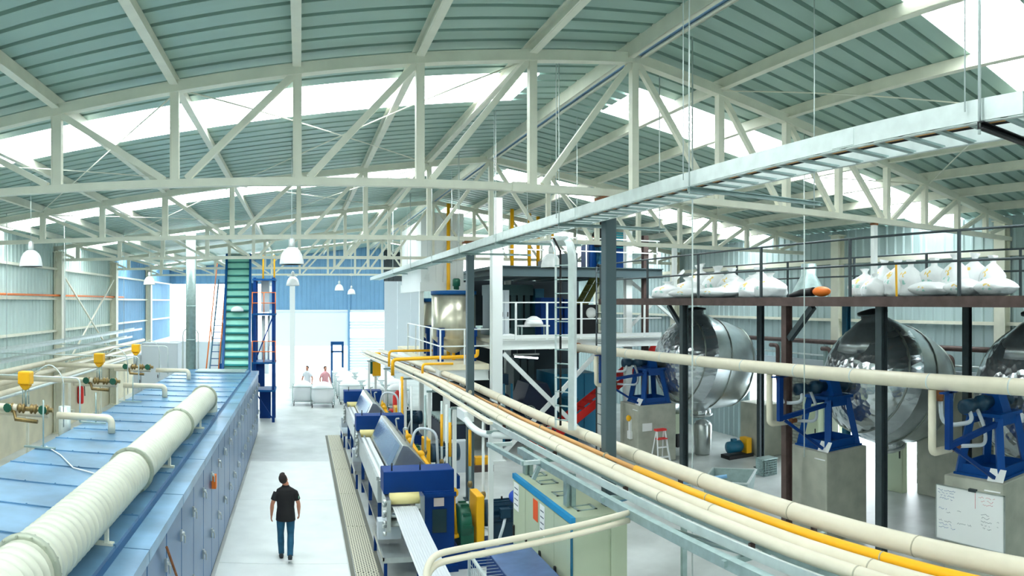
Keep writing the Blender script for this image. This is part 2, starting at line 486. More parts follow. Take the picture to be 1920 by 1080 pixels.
for i, y in enumerate([9.75, 15.9, 25.94, 34.1]):
    column(XR-.2, y, 7.3, 'cream', 'cream steel column on the right wall, %s' % ['nearest, above the white bags', 'left of the orange tool', 'behind the first steel drum', 'far behind the mezzanine'][i], .28, .34)
# interior row under the trusses
def square_column(x, y, z0, z1, w_, m, lab, top='rust', name='steel_column'):
    t = thing(name, lab, 'column', (x, y, z0), 'interior columns')
    M().box(x-w_/2, x+w_/2, y-w_/2, y+w_/2, z0, z1).build('shaft', m, t, bevel=.012)
    M().box(x-w_/2-.06, x+w_/2+.06, y-w_/2-.06, y+w_/2+.06, z0, z0+.025).build('base_plate', m, t)
    M().box(x-w_*.95, x+w_*.95, y-w_*.9, y+w_*.9, z1, z1+.05).build('cap_plate', top, t)
    return t
square_column(4.56, 9.6, 0, BZ-.12, .18, 'grey_paint', 'dark grey square steel column with rusty cap, beside the red stair')
square_column(4.42, 17.77, 0, BZ-.12, .19, 'grey_paint', 'dark grey square steel column with rusty cap, in front of the cylindrical vat')
square_column(-.5, 42.3, 0, BZ-.1, .32, 'white_steel', 'pale column in front of the shuttered back opening', 'white_steel')
# girts on the side walls
def girt(ax, x, y0, y1, z, m, lab, h=.09, d=.14):
    s = M(); o = x
    s.box(min(o, o+d), max(o, o+d), y0, y1, z-h/2, z+h/2)
    tag(s.build('wall_girt', m), lab, 'girt', 'wall girts')
girt('x', XL+.02, YN, YF, 6.5, 'cream', 'cream girt along the left wall, above the orange pipe')
girt('x', XL+.02, YN, YF, 5.33, 'cream', 'cream girt along the left wall, right below the orange pipe')
girt('x', XL+.02, YN, YF, 4.06, 'cream', 'cream girt along the left wall, lowest of three')
girt('x', XR-.05, YN, YF, 6.48, 'cream', 'cream girt along the right wall, behind the tops of the white bags', h=.14, d=-.14)
girt('x', XR-.05, YN, YF, 4.62, 'cream', 'cream girt along the right wall, below the brown platform', d=-.14)
tag(M().tube([(XL+.24, YN, 5.45), (XL+.24, 36, 5.45)], .04, 8).build('wall_pipe', 'orange'), 'orange pipe running along the left wall', 'pipe')
# cross bracing between the two left wall columns
t = thing('wall_brace', 'crossed cream angle braces between two left wall columns', 'brace', (XL+.3, 30, 2.4))
M().bar((XL+.28, 26.2, 6.3), (XL+.28, 33.8, 2.4), .06).build('brace_bar', 'cream', t)
M().bar((XL+.28, 33.8, 6.3), (XL+.28, 26.2, 2.4), .06).build('brace_bar', 'cream', t)

# ---------------------------------------------------------------- the blue oven line on the left
OT = 2.51
def oven():
    t = thing('drying_oven', 'long blue sheet-metal oven with a row of latched side doors, left of the aisle', 'oven', (-3.2, 15, 0))
    mk('oven_top_sheen', lin(120, 165, 200), .28, .35, var=.38, scale=1.1, bump=.04)  # paler than the sides: glossy reflections put into the colour
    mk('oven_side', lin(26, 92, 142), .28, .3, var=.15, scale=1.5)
    mk('gap', lin(8, 24, 44), .8)
    y0, y1 = 3.0, 27.3; n = 22; p = (y1-y0)/n
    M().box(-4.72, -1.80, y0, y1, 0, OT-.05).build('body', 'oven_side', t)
    for k in range(n):
        a, b = y0+k*p, y0+(k+1)*p
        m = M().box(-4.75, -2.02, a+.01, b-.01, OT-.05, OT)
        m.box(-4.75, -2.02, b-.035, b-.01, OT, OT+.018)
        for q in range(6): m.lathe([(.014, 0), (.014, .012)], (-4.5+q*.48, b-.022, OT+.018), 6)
        m.build('roof_panel', 'oven_top_sheen', t)
    M().box(-4.74, -1.76, y0+.02, y1-.02, OT-.06, OT-.052).build('seam_strip', 'gap', t)
    for k in range(n//2):                                  # capping boxes over pairs of doors
        a, b = y0+2*k*p, y0+(2*k+2)*p
        M().box(-1.93, -1.64, a+.012, b-.012, OT-.16, OT-.02).build('capping_box', 'oven_top_sheen', t)
    for k in range(n):
        a, b = y0+k*p, y0+(k+1)*p
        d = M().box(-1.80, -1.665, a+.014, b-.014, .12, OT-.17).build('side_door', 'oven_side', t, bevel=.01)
        if k % 2 == 0: pass
        for zz in (.9, 1.95):
            yy = b-.1; h = M()
            h.cbox((-1.65, yy, zz), (.03, .05, .16)).tube([(-1.63, yy, zz+.02), (-1.60, yy, zz), (-1.60, yy, zz-.1)], .012, 6)
            h.lathe([(.03, -.02), (.03, .02)], (-1.63, yy, zz+.03), 8)
            h.build('latch', 'steel', d)
    M().box(-4.72, -1.7, y0, y1, 0, .1).build('plinth', 'gap', t)
    # framed end lid, rail along the near edge
    M().box(-4.0, -2.1, y1-1.2, y1-.15, OT+.02, OT+.05).box(-3.95, -2.15, y1-1.15, y1-.2, OT+.05, OT+.06).build('end_hatch', 'galv', t)
oven()
tag(M().tube([(-1.60, 8.2, 2.25), (-1.52, 10.4, .05)], .018, 6).build('wooden_pole', 'rust'), 'thin brown pole leaning against the oven doors', 'pole')
tag(M().box(-1.66, -1.58, 12.9, 13.05, 1.7, 1.95).build('orange_tag', 'orange'), 'small orange tag hanging on an oven door', 'tag')

def duct():
    r = .28; X, Z = -2.32, OT+.36
    t = thing('spiral_duct', 'large cream spiral-wound duct lying along the top of the oven', 'duct', (X, 10, OT))
    ya, yb = 2.5, 16.6
    vs = []; seg = 28; n = int((yb-ya)/.07)
    def prof(y): return r+(.006 if abs((y/.14) % 1-.5) < .12 else 0)
    pts = []; rs = []
    y = ya
    while y < yb:
        for dy, dr in ((0, 0), (.122, 0), (.127, .006), (.134, .006)):
            pts.append((X, y+dy, Z)); rs.append(r+dr)
        y += .14
    path = [Vector(p) for p in pts]
    # elbow turning down into the oven
    m = M().tube(path, rs, seg)
    m.build('duct_run', 'duct_cream', t)
    el = []
    for k in range(9):
        a = PI/2*k/8; el.append((X, yb+math.sin(a)*.34, Z-(1-math.cos(a))*.34))
    el.append((X, yb+.34, OT-.02))
    M().tube(el, r+.002, seg).build('elbow', 'duct_cream', t)
    for y in (5.55, 9.3, 12.95, 16.6):
        m = M().tube([(X, y-.03, Z), (X, y-.025, Z), (X, y+.025, Z), (X, y+.03, Z)], [r+.01, r+.045, r+.045, r+.01], seg)
        b = m
        for k in range(14):
            a = 2*PI*k/14; b.lathe([(.012, -.05), (.012, .05)], (X+math.cos(a)*(r+.03), y, Z+math.sin(a)*(r+.03)), 6, Matrix.Rotation(PI/2, 3, 'X'))
        m.build('flange', 'flange_steel', t)
    for y in (4.4, 7.4, 11.1, 14.6):
        s = M()
        for sx in (-.2, .2):
            s.box(X+sx-.02, X+sx+.02, y-.03, y+.03, OT, OT+.2)
        s.box(X-.28, X+.28, y-.04, y+.04, OT, OT+.03)
        s.build('support_foot', 'cream', t)
mk('flange_steel', lin(170,178,160), .5, .4)
mk('duct_cream', lin(210, 214, 196), .38, .05, var=.05, scale=3)
duct()

# ---------------------------------------------------------------- heater supply pipes with valves, over the oven
def valve_group(Y, xe, lab, glab, big):
    z = 2.92
    t = thing('valve_train', lab, 'valve', (-5.6, Y, z-.35), 'valve trains over the oven')
    t2 = t
    # horizontal cream pipe ending in a downturned elbow
    p = M().pipe([(-5.0, Y, z-.1), (xe, Y, z-.1), (xe, Y, OT+.01)], .075, 14, .14)
    p.pipe([(-6.5, Y+.02, z-.1), (-5.2, Y+.02, z-.1)], .07, 14)
    p.build('supply_pipe', 'cream_pipe', t)
    q = M().pipe([(-9.2, Y+.0, z), (-6.3, Y, z), (-5.9, Y, z)], .085, 14)
    q.build('feed_pipe', 'cream_pipe', t)
    b = M()
    for sx in (-.62, -.35, -.08, .18):
        b.lathe([(.07, -.08), (.11, -.06), (.11, -.03), (.06, 0), (.11, .03), (.11, .06), (.07, .08)], (-5.45+sx, Y, z), 12, Matrix.Rotation(PI/2, 3, 'Y'))
    b.tube([(-6.2, Y, z), (-5.1, Y, z)], .05, 8)
    b.tube([(-6.0, Y-.02, z), (-5.9, Y-.12, z-.22), (-5.4, Y-.12, z-.24)], .045, 8)
    b.build('valve_body', 'brass', t)
    for sx in (-.62, .18):
        g = M(); g.lathe([(.09, 0), (.1, .02), (.09, .04)], (-5.45+sx, Y-.16, z+.02), 10, Matrix.Rotation(PI/2, 3, 'X')); g.build('handwheel', 'green', t)
    s = M().tube([(-5.72, Y, z+.05), (-5.72, Y, z+.42)], .025, 8).tube([(-5.65, Y, z+.1), (-5.65, Y, z+.42)], .012, 6).tube([(-5.79, Y, z+.1), (-5.79, Y, z+.42)], .012, 6)
    s.build('valve_stem', 'galv', t)
    a = M().box(-5.86, -5.58, Y-.13, Y+.13, z+.52, z+.80).prism([(-5.86, z+.52), (-5.58, z+.52), (-5.68, z+.4), (-5.76, z+.4)], 'y', Y-.08, Y+.08)
    a.build('actuator', 'yellow', t, bevel=.03)
    M().pipe([(-5.55, Y+.05, z+.75), (-5.2, Y+.1, z+1.0), (-4.9, Y+.1, z+.7), (-4.9, Y+.1, OT+.05)], .014, 6, .25).build('air_hose', 'galv_light', t)
valve_group(13.7, -3.82, 'nearest of the three yellow-capped valves with white elbow pipe over the oven', '', 1)
valve_group(19.2, -3.8, 'middle one of the three yellow-capped valves over the oven', '', 0)
valve_group(23.7, -3.85, 'farthest of the three yellow-capped valves over the oven', '', 0)
for k, (x, y, h) in enumerate(((-4.6, 11.8, .9), (-4.45, 14.6, .7), (-4.45, 18.0, .7))):
    tag(M().box(x-.35, x+.25, y-.03, y+.03, OT+.02, OT+.05).tube([(x+.02, y, OT+.05), (x+.02, y, OT+h)], .015, 6).build('hanger_bracket', 'galv'),
        'small grey bracket with upright rod on the left oven edge, %s' % ['nearest', 'middle', 'farthest'][k], 'bracket', 'oven edge brackets')
tag(M().tube([(-4.6, 12.0, OT+.02), (-4.1, 11.4, OT+.02), (-3.6, 10.6, OT+.02), (-3.1, 10.3, OT+.02), (-2.7, 9.9, OT+.02)], .012, 6).build('loose_cord', 'white'), 'thin white cord lying across the oven top', 'cord')
# short white ventilation stub beside the first valve
tag(M().lathe([(.13, 0), (.13, .95), (.12, .95)], (-4.98, 14.1, 2.0), 14).lathe([(.13, 0), (.13, 2.0)], (-4.98, 14.1, 0), 14).build('vent_stub', 'galv_light'), 'short upright white vent stub beside the nearest valve', 'vent')

# pipe bundle and cable trays along the left wall
def wall_run(x, z, r, m, lab, y0=4, y1=40, name='wall_pipe'):
    tag(M().tube([(x, y0, z), (x, y1, z)], r, 12).build(name, m), lab, 'pipe', 'pipes along the left wall')
wall_run(-9.2, 2.95, .1, 'cream_pipe', 'cream pipe along the left wall, topmost of the bundle')
wall_run(-8.95, 2.68, .09, 'cream_pipe', 'cream pipe along the left wall, second of the bundle')
wall_run(-8.7, 2.42, .11, 'cream_pipe', 'thick cream pipe along the left wall, lowest of the bundle')
wall_run(-8.35, 2.42, .05, 'galv_light', 'thin grey pipe beside the lowest cream wall pipe')
for k, y in enumerate((8, 12, 16, 20, 24, 28, 32)):
    t = thing('pipe_bracket', 'cream wall bracket under the left pipe bundle, %s from the camera' % ORD[k], 'bracket', (-9, y, 2.1), 'pipe brackets')
    M().box(-9.5, -8.25, y-.04, y+.04, 2.22, 2.3).box(-8.33, -8.25, y-.04, y+.04, 0.0, 2.22).build('bracket', 'cream', t)
def tray(x0, x1, z, y0, y1, m, name, lab, rungs=.35, h=.09, rung_m=None, grp='cable trays'):
    t = thing(name, lab, 'cable tray', ((x0+x1)/2, (y0+y1)/2, z-h/2), grp)
    for x in (x0, x1):
        M().box(x-.012, x+.012, y0, y1, z-h/2, z+h/2).box(x-.03, x+.03, y0, y1, z+h/2-.006, z+h/2).build('side_rail', m, t)
    y = y0+.1
    while y < y1: M().box(x0, x1, y-.03, y+.03, z-h/2+.01, z-h/2+.03).build('rung', rung_m or m, t); y += rungs
    return t
tray(-8.3, -7.9, 3.85, 3, 34, 'galv_light', 'cable_tray', 'light ladder tray hanging along the left side, the upper one')
tray(-8.7, -8.4, 3.45, 3, 34, 'galv_light', 'cable_tray', 'light ladder tray hanging along the left side, the lower one')
for k, (x, y) in enumerate([(-8.1, 9.5), (-8.1, 13.5), (-8.1, 18), (-8.1, 23), (-7.2, 14.5), (-6.9, 19.5), (-6.5, 25)]):
    tag(M().tube([(x, y, 3.86), (x, y, roofz(x)+.1)], .01, 5).build('hanger_rod', 'galv_light'), 'thin vertical hanger rod on the left side, %s' % ORD[k], 'rod', 'left hanger rods')
# light conduits crossing at rack height
for k, (y, z) in enumerate(((14.3, 3.55), (19.8, 3.6), (24.3, 3.62))):
    tag(M().pipe([(-9.3, y, z), (-5.0, y, z), (-4.7, y, z), (-4.7, y, OT+.1)], .018, 8, .5).build('conduit', 'galv_light'), 'thin arched conduit dropping to the oven, %s' % ['nearest', 'middle', 'farthest'][k], 'conduit', 'conduits to the oven')
# fire extinguisher on the left plinth
def extinguisher(p, lab, s=1):
    t = thing('fire_extinguisher', lab, 'fire extinguisher', p)
    x, y, z = p
    M().lathe([(.07*s, 0), (.085*s, .03*s), (.085*s, .42*s), (.05*s, .5*s), (.025*s, .52*s), (.025*s, .56*s)], (x, y, z), 14).build('cylinder', 'red', t)
    M().cbox((x, y, z+.59*s), (.04*s, .14*s, .03*s)).cbox((x, y-.02, z+.63*s), (.03*s, .16*s, .02*s)).build('valve_handle', 'black', t)
    M().tube([(x+.02, y+.05, z+.57*s), (x+.08*s, y+.1*s, z+.45*s), (x+.09*s, y+.1*s, z+.2*s)], .012*s, 6).build('hose', 'black', t)
extinguisher((-9.465, 28.9, .75), 'red fire extinguisher hanging on the left block wall', 1.6)
tag(M().box(-9.6, -9.2, 27, 27.3, .55, .75).build('shelf_bracket', 'cream'), 'small shelf on the left block wall under the extinguisher', 'bracket')
tag(M().box(XL+.001, XL+.03, 24.5, 30.5, 2.55, 2.68).build('plinth_cap', 'beige_block'), 'block coping course on the left plinth', 'coping')

# ---------------------------------------------------------------- far left: vertical duct, cabinets, conveyor, ladder, tower
c = onZ(357, 690, 2.4)
DX, DY = -4.55, 28.6
t = thing('exhaust_duct', 'tall galvanised round duct rising to the roof at the far oven end', 'duct', (DX, DY, 2.0))
M().lathe([(.21, 0), (.21, 5.9)], (DX, DY, 2.2), 20).build('duct_tube', 'galv', t)
M().prism([(DX-.4, 1.6), (DX+.4, 1.6), (DX+.2, 2.35), (DX-.2, 2.35)], 'y', DY-.3, DY+.3).build('hood', 'galv', t)
M().box(DX-.3, DX+.3, DY-.3, DY+.3, 0, 1.6).build('fan_housing', 'grey_paint', t)
for zz in (5.0, 3.6): M().lathe([(.24, 0), (.24, .04)], (DX, DY, zz), 20).build('duct_ring', 'galv', t)
def cab(x0, x1, y0, y1, z1, m, lab, doors=2, name='electrical_cabinet', z0=0, face='y', grp=None):
    t = thing(name, lab, 'cabinet', ((x0+x1)/2, (y0+y1)/2, z0), grp)
    M().box(x0, x1, y0, y1, z0, z1).build('body', m, t, bevel=.01)
    for k in range(doors):
        if face == 'y':
            a = x0+(x1-x0)*k/doors; b = x0+(x1-x0)*(k+1)/doors
            d = M().box(a+.02, b-.02, y0-.025, y0, z0+.08, z1-.05).build('door', m, t)
            M().box(b-.08, b-.05, y0-.05, y0-.025, (z0+z1)/2-.08, (z0+z1)/2+.08).build('handle', 'black', d)
        else:
            a = y0+(y1-y0)*k/doors; b = y0+(y1-y0)*(k+1)/doors
            d = M().box(x0-.025, x0, a+.008, b-.008, z0+.08, z1-.06).build('door', m, t)
            M().box(x0-.05, x0-.025, a+.06, a+.09, (z0+z1)/2-.1, (z0+z1)/2+.1).build('handle', 'black', d)
    return t
cab(-7.7, -5.9, 33, 34, 3.2, 'panel_grey', 'pale grey cabinet behind the far oven end, beside the round duct', 2)
cab(-8.25+.1, -7.75, 33.2, 34.2, 2.6, 'panel_grey', 'lower pale cabinet left of the grey one at the far left wall', 1)
cab(-5.0+.7, -3.5, 36, 36.5, 3.1, 'panel_grey', 'light grey panel cabinet between round duct and blue ladder', 1)
tag(M().pipe([(-5.3, 31, 0), (-5.3, 31, 4.0), (-4.6, 31, 4.0), (-4.6, 31, 0)], .03, 8, .4).build('arched_conduit', 'galv_light'), 'thin arched pipe behind the round duct', 'conduit')

def conveyor():
    # belt rises away from the camera
    p0 = Vector((-2.75, 29.5, 1.6)); p1 = Vector((-3.05, 34.2, 7.45))
    t = thing('inclined_conveyor', 'steep green cleated belt conveyor between blue side frames', 'conveyor', (p0.x, p0.y, 0))
    d = (p1-p0).normalized(); L = (p1-p0).length; X = Vector((1, 0, 0)); n = X.cross(d).normalized()
    if n.y > 0: n = -n
    W = .52
    m = M(); m.bar(p0, p1, 2*W, .08, up=n); m.build('belt', 'belt_green', t)
    k = 0; s = .15
    while s < L:
        c = p0+d*s
        q = M()
        q.add([c-X*W+n*.04, c+X*W+n*.04, c+X*W+n*.17-d*.08, c-X*W+n*.17-d*.08, c-X*W+n*.04+d*.1, c+X*W+n*.04+d*.1], [(0, 1, 2, 3), (3, 2, 5, 4), (0, 3, 4), (1, 5, 2)])
        q.build('cleat', 'cleat_shade', t)  # cleat shadows put into the dark teal colour and cleat size
        s += .43
    for sx in (-1, 1):
        M().bar(p0+X*sx*(W+.06)+n*.03, p1+X*sx*(W+.06)+n*.03, .1, .34, up=n).build('side_frame', 'blue_lid', t)
    for a in (p0, p1): M().tube([a-X*.6, a+X*.6], .15, 14).build('drum', 'galv', t)
    for y, zz in ((33.2, 6.1), (30.3, 2.5)):
        for sx in (-.6, .6): M().bar((-2.9+sx, y, 0), (-2.9+sx, y, zz), .1).build('leg', 'blue_lid', t)
    c = p0+d*3.9+n*.22
    h = M().ell(c+n*.05, (.3, .18, .2), 14, 8, lambda v: Vector((v.x*(1-.25*v.z), v.y, max(v.z, -.05))))
    tag(h.build('plastic_heap', 'plastic_white'), 'little heap of white flakes riding on the green belt', 'heap')
conveyor()
def ladder(x, y0, z0, y1, z1, w, lab):
    t = thing('access_stair', lab, 'stair', (x, y0, 0))
    for sx in (-w/2, w/2):
        M().bar((x+sx, y0, z0), (x+sx*.85, y1, z1), .05, .16).build('stringer', 'teal_blue', t)
        M().tube([(x+sx*1.15, y0-.3, z0+.9), (x+sx*1.0, y1-.3, z1+.9)], .03, 8).build('handrail', 'orange', t)
        for k in range(2): 
            f = .02 if k == 0 else .5
            M().tube([(x+sx, y0+(y1-y0)*f, z0+(z1-z0)*f), (x+sx*1.15, y0+(y1-y0)*f-.3, z0+(z1-z0)*f+.9)], .025, 6).build('rail_post', 'orange', t)
    n = 20
    for k in range(n):
        f = (k+.5)/n
        M().cbox((x, y0+(y1-y0)*f, z0+(z1-z0)*f), (w, .16, .03)).build('tread', 'blue_lid', t)
    return t
ladder(-3.95, 30.5, .3, 35.2, 6.3, .5, 'steep blue stair with orange handrails left of the green conveyor')
def tower():
    X0, X1, Y0, Y1 = -1.98, -1.18, 30.0, 31.2
    t = thing('blue_tower', 'blue steel tower frame with orange guard rails, right of the green conveyor', 'tower', (-1.6, 30.6, 0))
    for x in (X0, X1):
        for y in (Y0, Y1): M().box(x-.06, x+.06, y-.06, y+.06, 0, 6.25).build('post', 'blue', t)
    for z in (1.4, 2.6, 4.7, 6.2):
        M().box(X0-.1, X1+.1, Y0-.1, Y1+.1, z-.08, z).build('deck', 'blue_lid', t)
    for z in (2.6, 4.7):
        for k in (.45, .9): M().tube([(X0-.1, Y0-.1, z+k), (X1+.1, Y0-.1, z+k)], .02, 6).build('guard_rail', 'orange', t)
        for x in (X0-.1, (X0+X1)/2, X1+.1): M().tube([(x, Y0-.1, z), (x, Y0-.1, z+.92)], .02, 6).build('rail_post', 'orange', t)
    M().box(X0+.15, X1-.15, Y1-.2, Y1-.05, 0, 1.3).box(X0+.1, X1-.4, Y0+.3, Y0+.6, 1.5, 2.5).build('drive_unit', 'blue', t)
    M().tube([(X0+.35, Y0+.5, 2.65), (X0+.35, Y0+.5, 4.6)], .08, 10).tube([(X0+.58, Y0+.5, 2.65), (X0+.58, Y0+.5, 4.6)], .05, 10).build('riser_tube', 'white', t)
    M().box(X0+.25, X1-.2, Y0+.4, Y0+.9, 4.75, 6.1).build('white_casing', 'panel_grey', t)
    M().bar((X0, Y0, 2.6), (X1, Y0, 4.6), .05).build('brace', 'blue', t)
    M().bar((X1, Y0, .1), (X0, Y0, 1.35), .05).build('brace', 'blue', t)
    M().tube([(X0+.3, Y1, 6.2), (X0+.3, Y1, 7.3)], .04, 8).tube([(X1, Y1, 6.2), (X1, Y1, 7.3)], .04, 8).tube([(X0+.3, Y1, 7.2), (X1, Y1, 7.2)], .03, 8).build('top_rail', 'yellow', t)
tower()

# ---------------------------------------------------------------- people
def loft(secs, n=16):
    """secs: (centre, rx, ry) stacked along their own path, x axis kept near world X"""
    m = M(); C = [Vector(s[0]) for s in secs]; vs = []
    for i, (c, a, b) in enumerate(secs):
        d = (C[min(i+1, len(C)-1)]-C[max(i-1, 0)]).normalized()
        x = Vector((1, 0, 0)) if abs(d.x) < .8 else Vector((0, 0, 1))
        x = (x-d*x.dot(d)).normalized(); y = d.cross(x)
        for k in range(n):
            t = 2*PI*k/n; vs.append(C[i]+x*math.cos(t)*a+y*math.sin(t)*b)
    fs = [(i*n+k, i*n+(k+1) % n, (i+1)*n+(k+1) % n, (i+1)*n+k) for i in range(len(secs)-1) for k in range(n)]
    fs += [tuple(reversed(range(n))), tuple((len(secs)-1)*n+k for k in range(n))]
    m.add(vs, fs, True); return m
def join(*ms):
    o = M()
    for m in ms: o.v_off = 0; base = len(o.v); o.v += m.v; o.f += [tuple(i+base for i in f) for f in m.f]; o.sm += m.sm
    return o
def remesh(o, v, sm=2):
    r = o.modifiers.new('remesh', 'REMESH'); r.mode = 'VOXEL'; r.voxel_size = v; r.use_smooth_shade = True
    if sm: s = o.modifiers.new('smooth', 'SMOOTH'); s.iterations = sm; s.factor = .5
    return o
def person(loc, rz, lab, shirt, trousers, head_tilt=(0, 0, 0), stride=.28, knee=.0, arms=((-.03, .0), (.03, .0)), sleeve=.55, vox=.011, hair='hair', grp=None, badge=False):
    """figure facing +Y before rotation; stride = distance between the feet along Y"""
    t = thing('person', lab, 'person', loc, grp)
    R = Matrix.Rotation(rz, 3, 'Z'); L = Vector(loc)
    def T(m): m.v = [L+R @ v for v in m.v]; return m
    hip, hy_ = .93, 0
    # feet: left planted back, right lifted heel forward-trailing
    legs = []; shoes = []; pants = []
    for sx, fy, lift in ((-1, stride*.42, .0), (1, -stride*.58, .07)):
        H = Vector((sx*.095, 0, .90)); A = Vector((sx*.085, fy, .09+lift)); K = (H+A)/2+Vector((sx*.01, .05+(.05 if lift else 0), .0)); K.z = .49+lift*.3
        C2 = A.lerp(K, .62)+Vector((0, -.02, 0))
        legs.append(loft([(H, .085, .09), (H.lerp(K, .5), .075, .08), (K, .055, .06), (C2, .055, .06), (A.lerp(K, .25), .04, .042), (A, .036, .04)]))
        pants.append(loft([(H+Vector((0, 0, .04)), .078, .1), (H.lerp(K, .12), .086, .103), (H.lerp(K, .3), .09, .1), (H.lerp(K, .65), .08, .088), (K, .068, .075), (C2, .07, .075), (A.lerp(K, .3), .062, .068), (A+Vector((0, 0, .015)), .06, .07), (A+Vector((0, 0, -.015)), .058, .066)]))
        tilt = .35 if lift else 0
        F_ = Vector((0, math.cos(tilt), -math.sin(tilt))); U = Vector((0, math.sin(tilt), math.cos(tilt)))
        b = A-U*.035
        sh = loft([(b-F_*.085-U*.0, .025, .03), (b-F_*.07, .042, .048), (b, .045, .05), (b+F_*.08-U*.012, .048, .038), (b+F_*.145-U*.02, .042, .027), (b+F_*.175-U*.024, .02, .015)])
        so = loft([(b-F_*.085-U*.042, .035, .01), (b-U*.045, .046, .01), (b+F_*.1-U*.045, .05, .01), (b+F_*.17-U*.04, .025, .009)])
        shoes.append((sh, so))
    torso = loft([((0, .0, .86), .14, .1), ((0, 0, .95), .155, .11), ((0, .0, 1.06), .135, .1), ((0, 0, 1.2), .155, .11), ((0, 0, 1.34), .175, .115), ((0, 0, 1.42), .15, .1), ((0, -.0, 1.47), .07, .07), ((0, .005, 1.56), .058, .06)])
    # head on the neck, tilted
    tx, ty, tz = head_tilt
    HR = Matrix.Rotation(tz, 3, 'Z') @ Matrix.Rotation(ty, 3, 'Y') @ Matrix.Rotation(tx, 3, 'X'); N = Vector((0, .0, 1.50))
    def HP(x, y, z): return N+HR @ Vector((x, y, z))
    def hfn(v):
        k = 1-.22*max(0, -v.z/.12)
        return HR @ Vector((v.x*k, v.y*(1-.12*max(0, -v.z/.12)), v.z))
    head = M().ell(HP(0, .012, .135), (.076, .096, .118), 20, 14, hfn)
    nk = loft([(HP(0, -.0, -.06), .058, .06), (HP(0, 0, .07), .055, .058)])
    nose = M().ell(HP(0, .115, .115), (.014, .02, .024), 8, 6, lambda v: HR @ v)
    jaw = M().ell(HP(0, .06, .05), (.045, .045, .035), 10, 8, lambda v: HR @ v)
    ears = [M().ell(HP(sx*.078, .0, .125), (.012, .022, .033), 8, 6, lambda v: HR @ v) for sx in (-1, 1)]
    parts = [torso, head, nk, nose, jaw]+ears+legs
    sleeves = []
    for (sx, (ax, ay)) in zip((-1, 1), arms):
        S = Vector((sx*.18, 0, 1.375)); E = Vector((sx*.27+ax, ay*.4-.03, 1.12)); W_ = Vector((sx*.285+ax*1.3, ay+.05, .88))
        parts.append(loft([(S+Vector((-sx*.05, 0, -.03)), .03, .035), (S+Vector((sx*.01, 0, -.05)), .042, .045), (S.lerp(E, .5), .046, .048), (E, .04, .042), (E.lerp(W_, .3), .042, .042), (E.lerp(W_, .8), .029, .031), (W_, .026, .028)]))
        D = (W_-E).normalized(); f = Vector((0, 1, 0)); f = (f-D*f.dot(D)).normalized(); s_ = D.cross(f)
        parts.append(loft([(W_, .02, .03), (W_+D*.04, .018, .042), (W_+D*.085, .015, .042)]))
        for q in range(4):                                   # four curled fingers of unequal length
            o = f*(.033-.021*q)*1.0; ln = (.07, .08, .074, .058)[q]
            a = W_+D*.08+o; b = a+D*ln*.5-s_*sx*.004; c2 = b+D*ln*.35-s_*sx*.02*1; e = c2+D*ln*.05-s_*sx*.018
            parts.append(M().tube([a, b, c2, e], [.0095, .009, .008, .006], 8))
        a = W_+D*.03+f*.03; parts.append(M().tube([a, a+f*.028+D*.025-s_*sx*.006, a+f*.034+D*.058-s_*sx*.014], [.012, .01, .008], 8))
        sleeves.append(loft([(S+Vector((-sx*.10, 0, .01)), .045, .065), (S+Vector((-sx*.04, 0, -.0)), .06, .072), (S+Vector((sx*.012, 0, -.03)), .064, .072), (S.lerp(E, .35), .066, .07), (S.lerp(E, sleeve+.12), .068, .07)]))
    remesh(T(join(*parts)).build('body', 'skin', t), vox)
    tshirt = loft([((0, -.005, .80), .2, .15), ((0, -.005, .92), .192, .145), ((0, 0, 1.06), .175, .128), ((0, 0, 1.2), .182, .128), ((0, 0, 1.34), .2, .13), ((0, 0, 1.42), .18, .118), ((0, 0, 1.465), .1, .09), ((0, .0, 1.485), .075, .078)], 20)
    sh = remesh(T(join(tshirt, *sleeves)).build('shirt', shirt, t), vox)
    remesh(T(loft([((0, -.005, 1.455), .088, .085), ((0, -.005, 1.51), .07, .075)])).build('collar', shirt, t), vox*.8, 1)
    pel = loft([((0, 0, .80), .13, .1), ((0, 0, .88), .158, .112), ((0, 0, .95), .15, .108)])
    remesh(T(join(pel, *pants)).build('trousers', trousers, t), vox)
    for sh_, so in shoes:
        o = T(sh_).build('shoe', 'shoe', t)
        T(so).build('sole', 'rubber', o)
    hr = M().ell(HP(0, -.008, .16), (.086, .1, .108), 20, 14, lambda v: HR @ Vector((v.x, v.y if v.y < .03 else v.y*.8, v.z if v.z > -.02 else v.z*.95)))
    tp = M().ell(HP(0, .03, .235), (.06, .06, .035), 12, 8, lambda v: HR @ v)
    # keep the face free: hair cap cut in front
    hr.v = [v if (HR.transposed() @ (v-N)).y < .075 or (HR.transposed() @ (v-N)).z > .2 else HP(*(lambda q: (q.x*.8, .07, q.z))(HR.transposed() @ (v-N))) for v in hr.v]
    remesh(T(join(hr, tp)).build('hair', hair, t), vox*.8, 1)
    for sx in (-1, 1):
        T(M().ell(HP(sx*.03, .098, .14), (.013, .008, .009), 8, 6, lambda v: HR @ v)).build('eye', 'plastic_white', t)
    T(M().ell(HP(0, .098, .068), (.024, .008, .007), 8, 6, lambda v: HR @ v)).build('mouth', 'lip', t)
    if badge:
        T(M().cbox((.262, -.045, 1.27), (.012, .045, .05))).build('sleeve_badge', 'badge', t)
    return t
mk('lip', lin(170, 96, 88), .6); mk('badge', lin(150, 205, 180), .7)
person((-.3, 13.98, .012), .04, 'dark-haired man in black polo shirt and jeans walking down the aisle, seen from behind', 'shirt', 'jeans', head_tilt=(.35, -.25, -.35), stride=.34, arms=((.0, .0), (-.01, .12)), badge=True)
mk('pink', lin(236, 170, 176), .8); mk('pale_cloth', lin(225, 230, 236), .8); mk('navy_cloth', lin(40, 60, 110), .8)
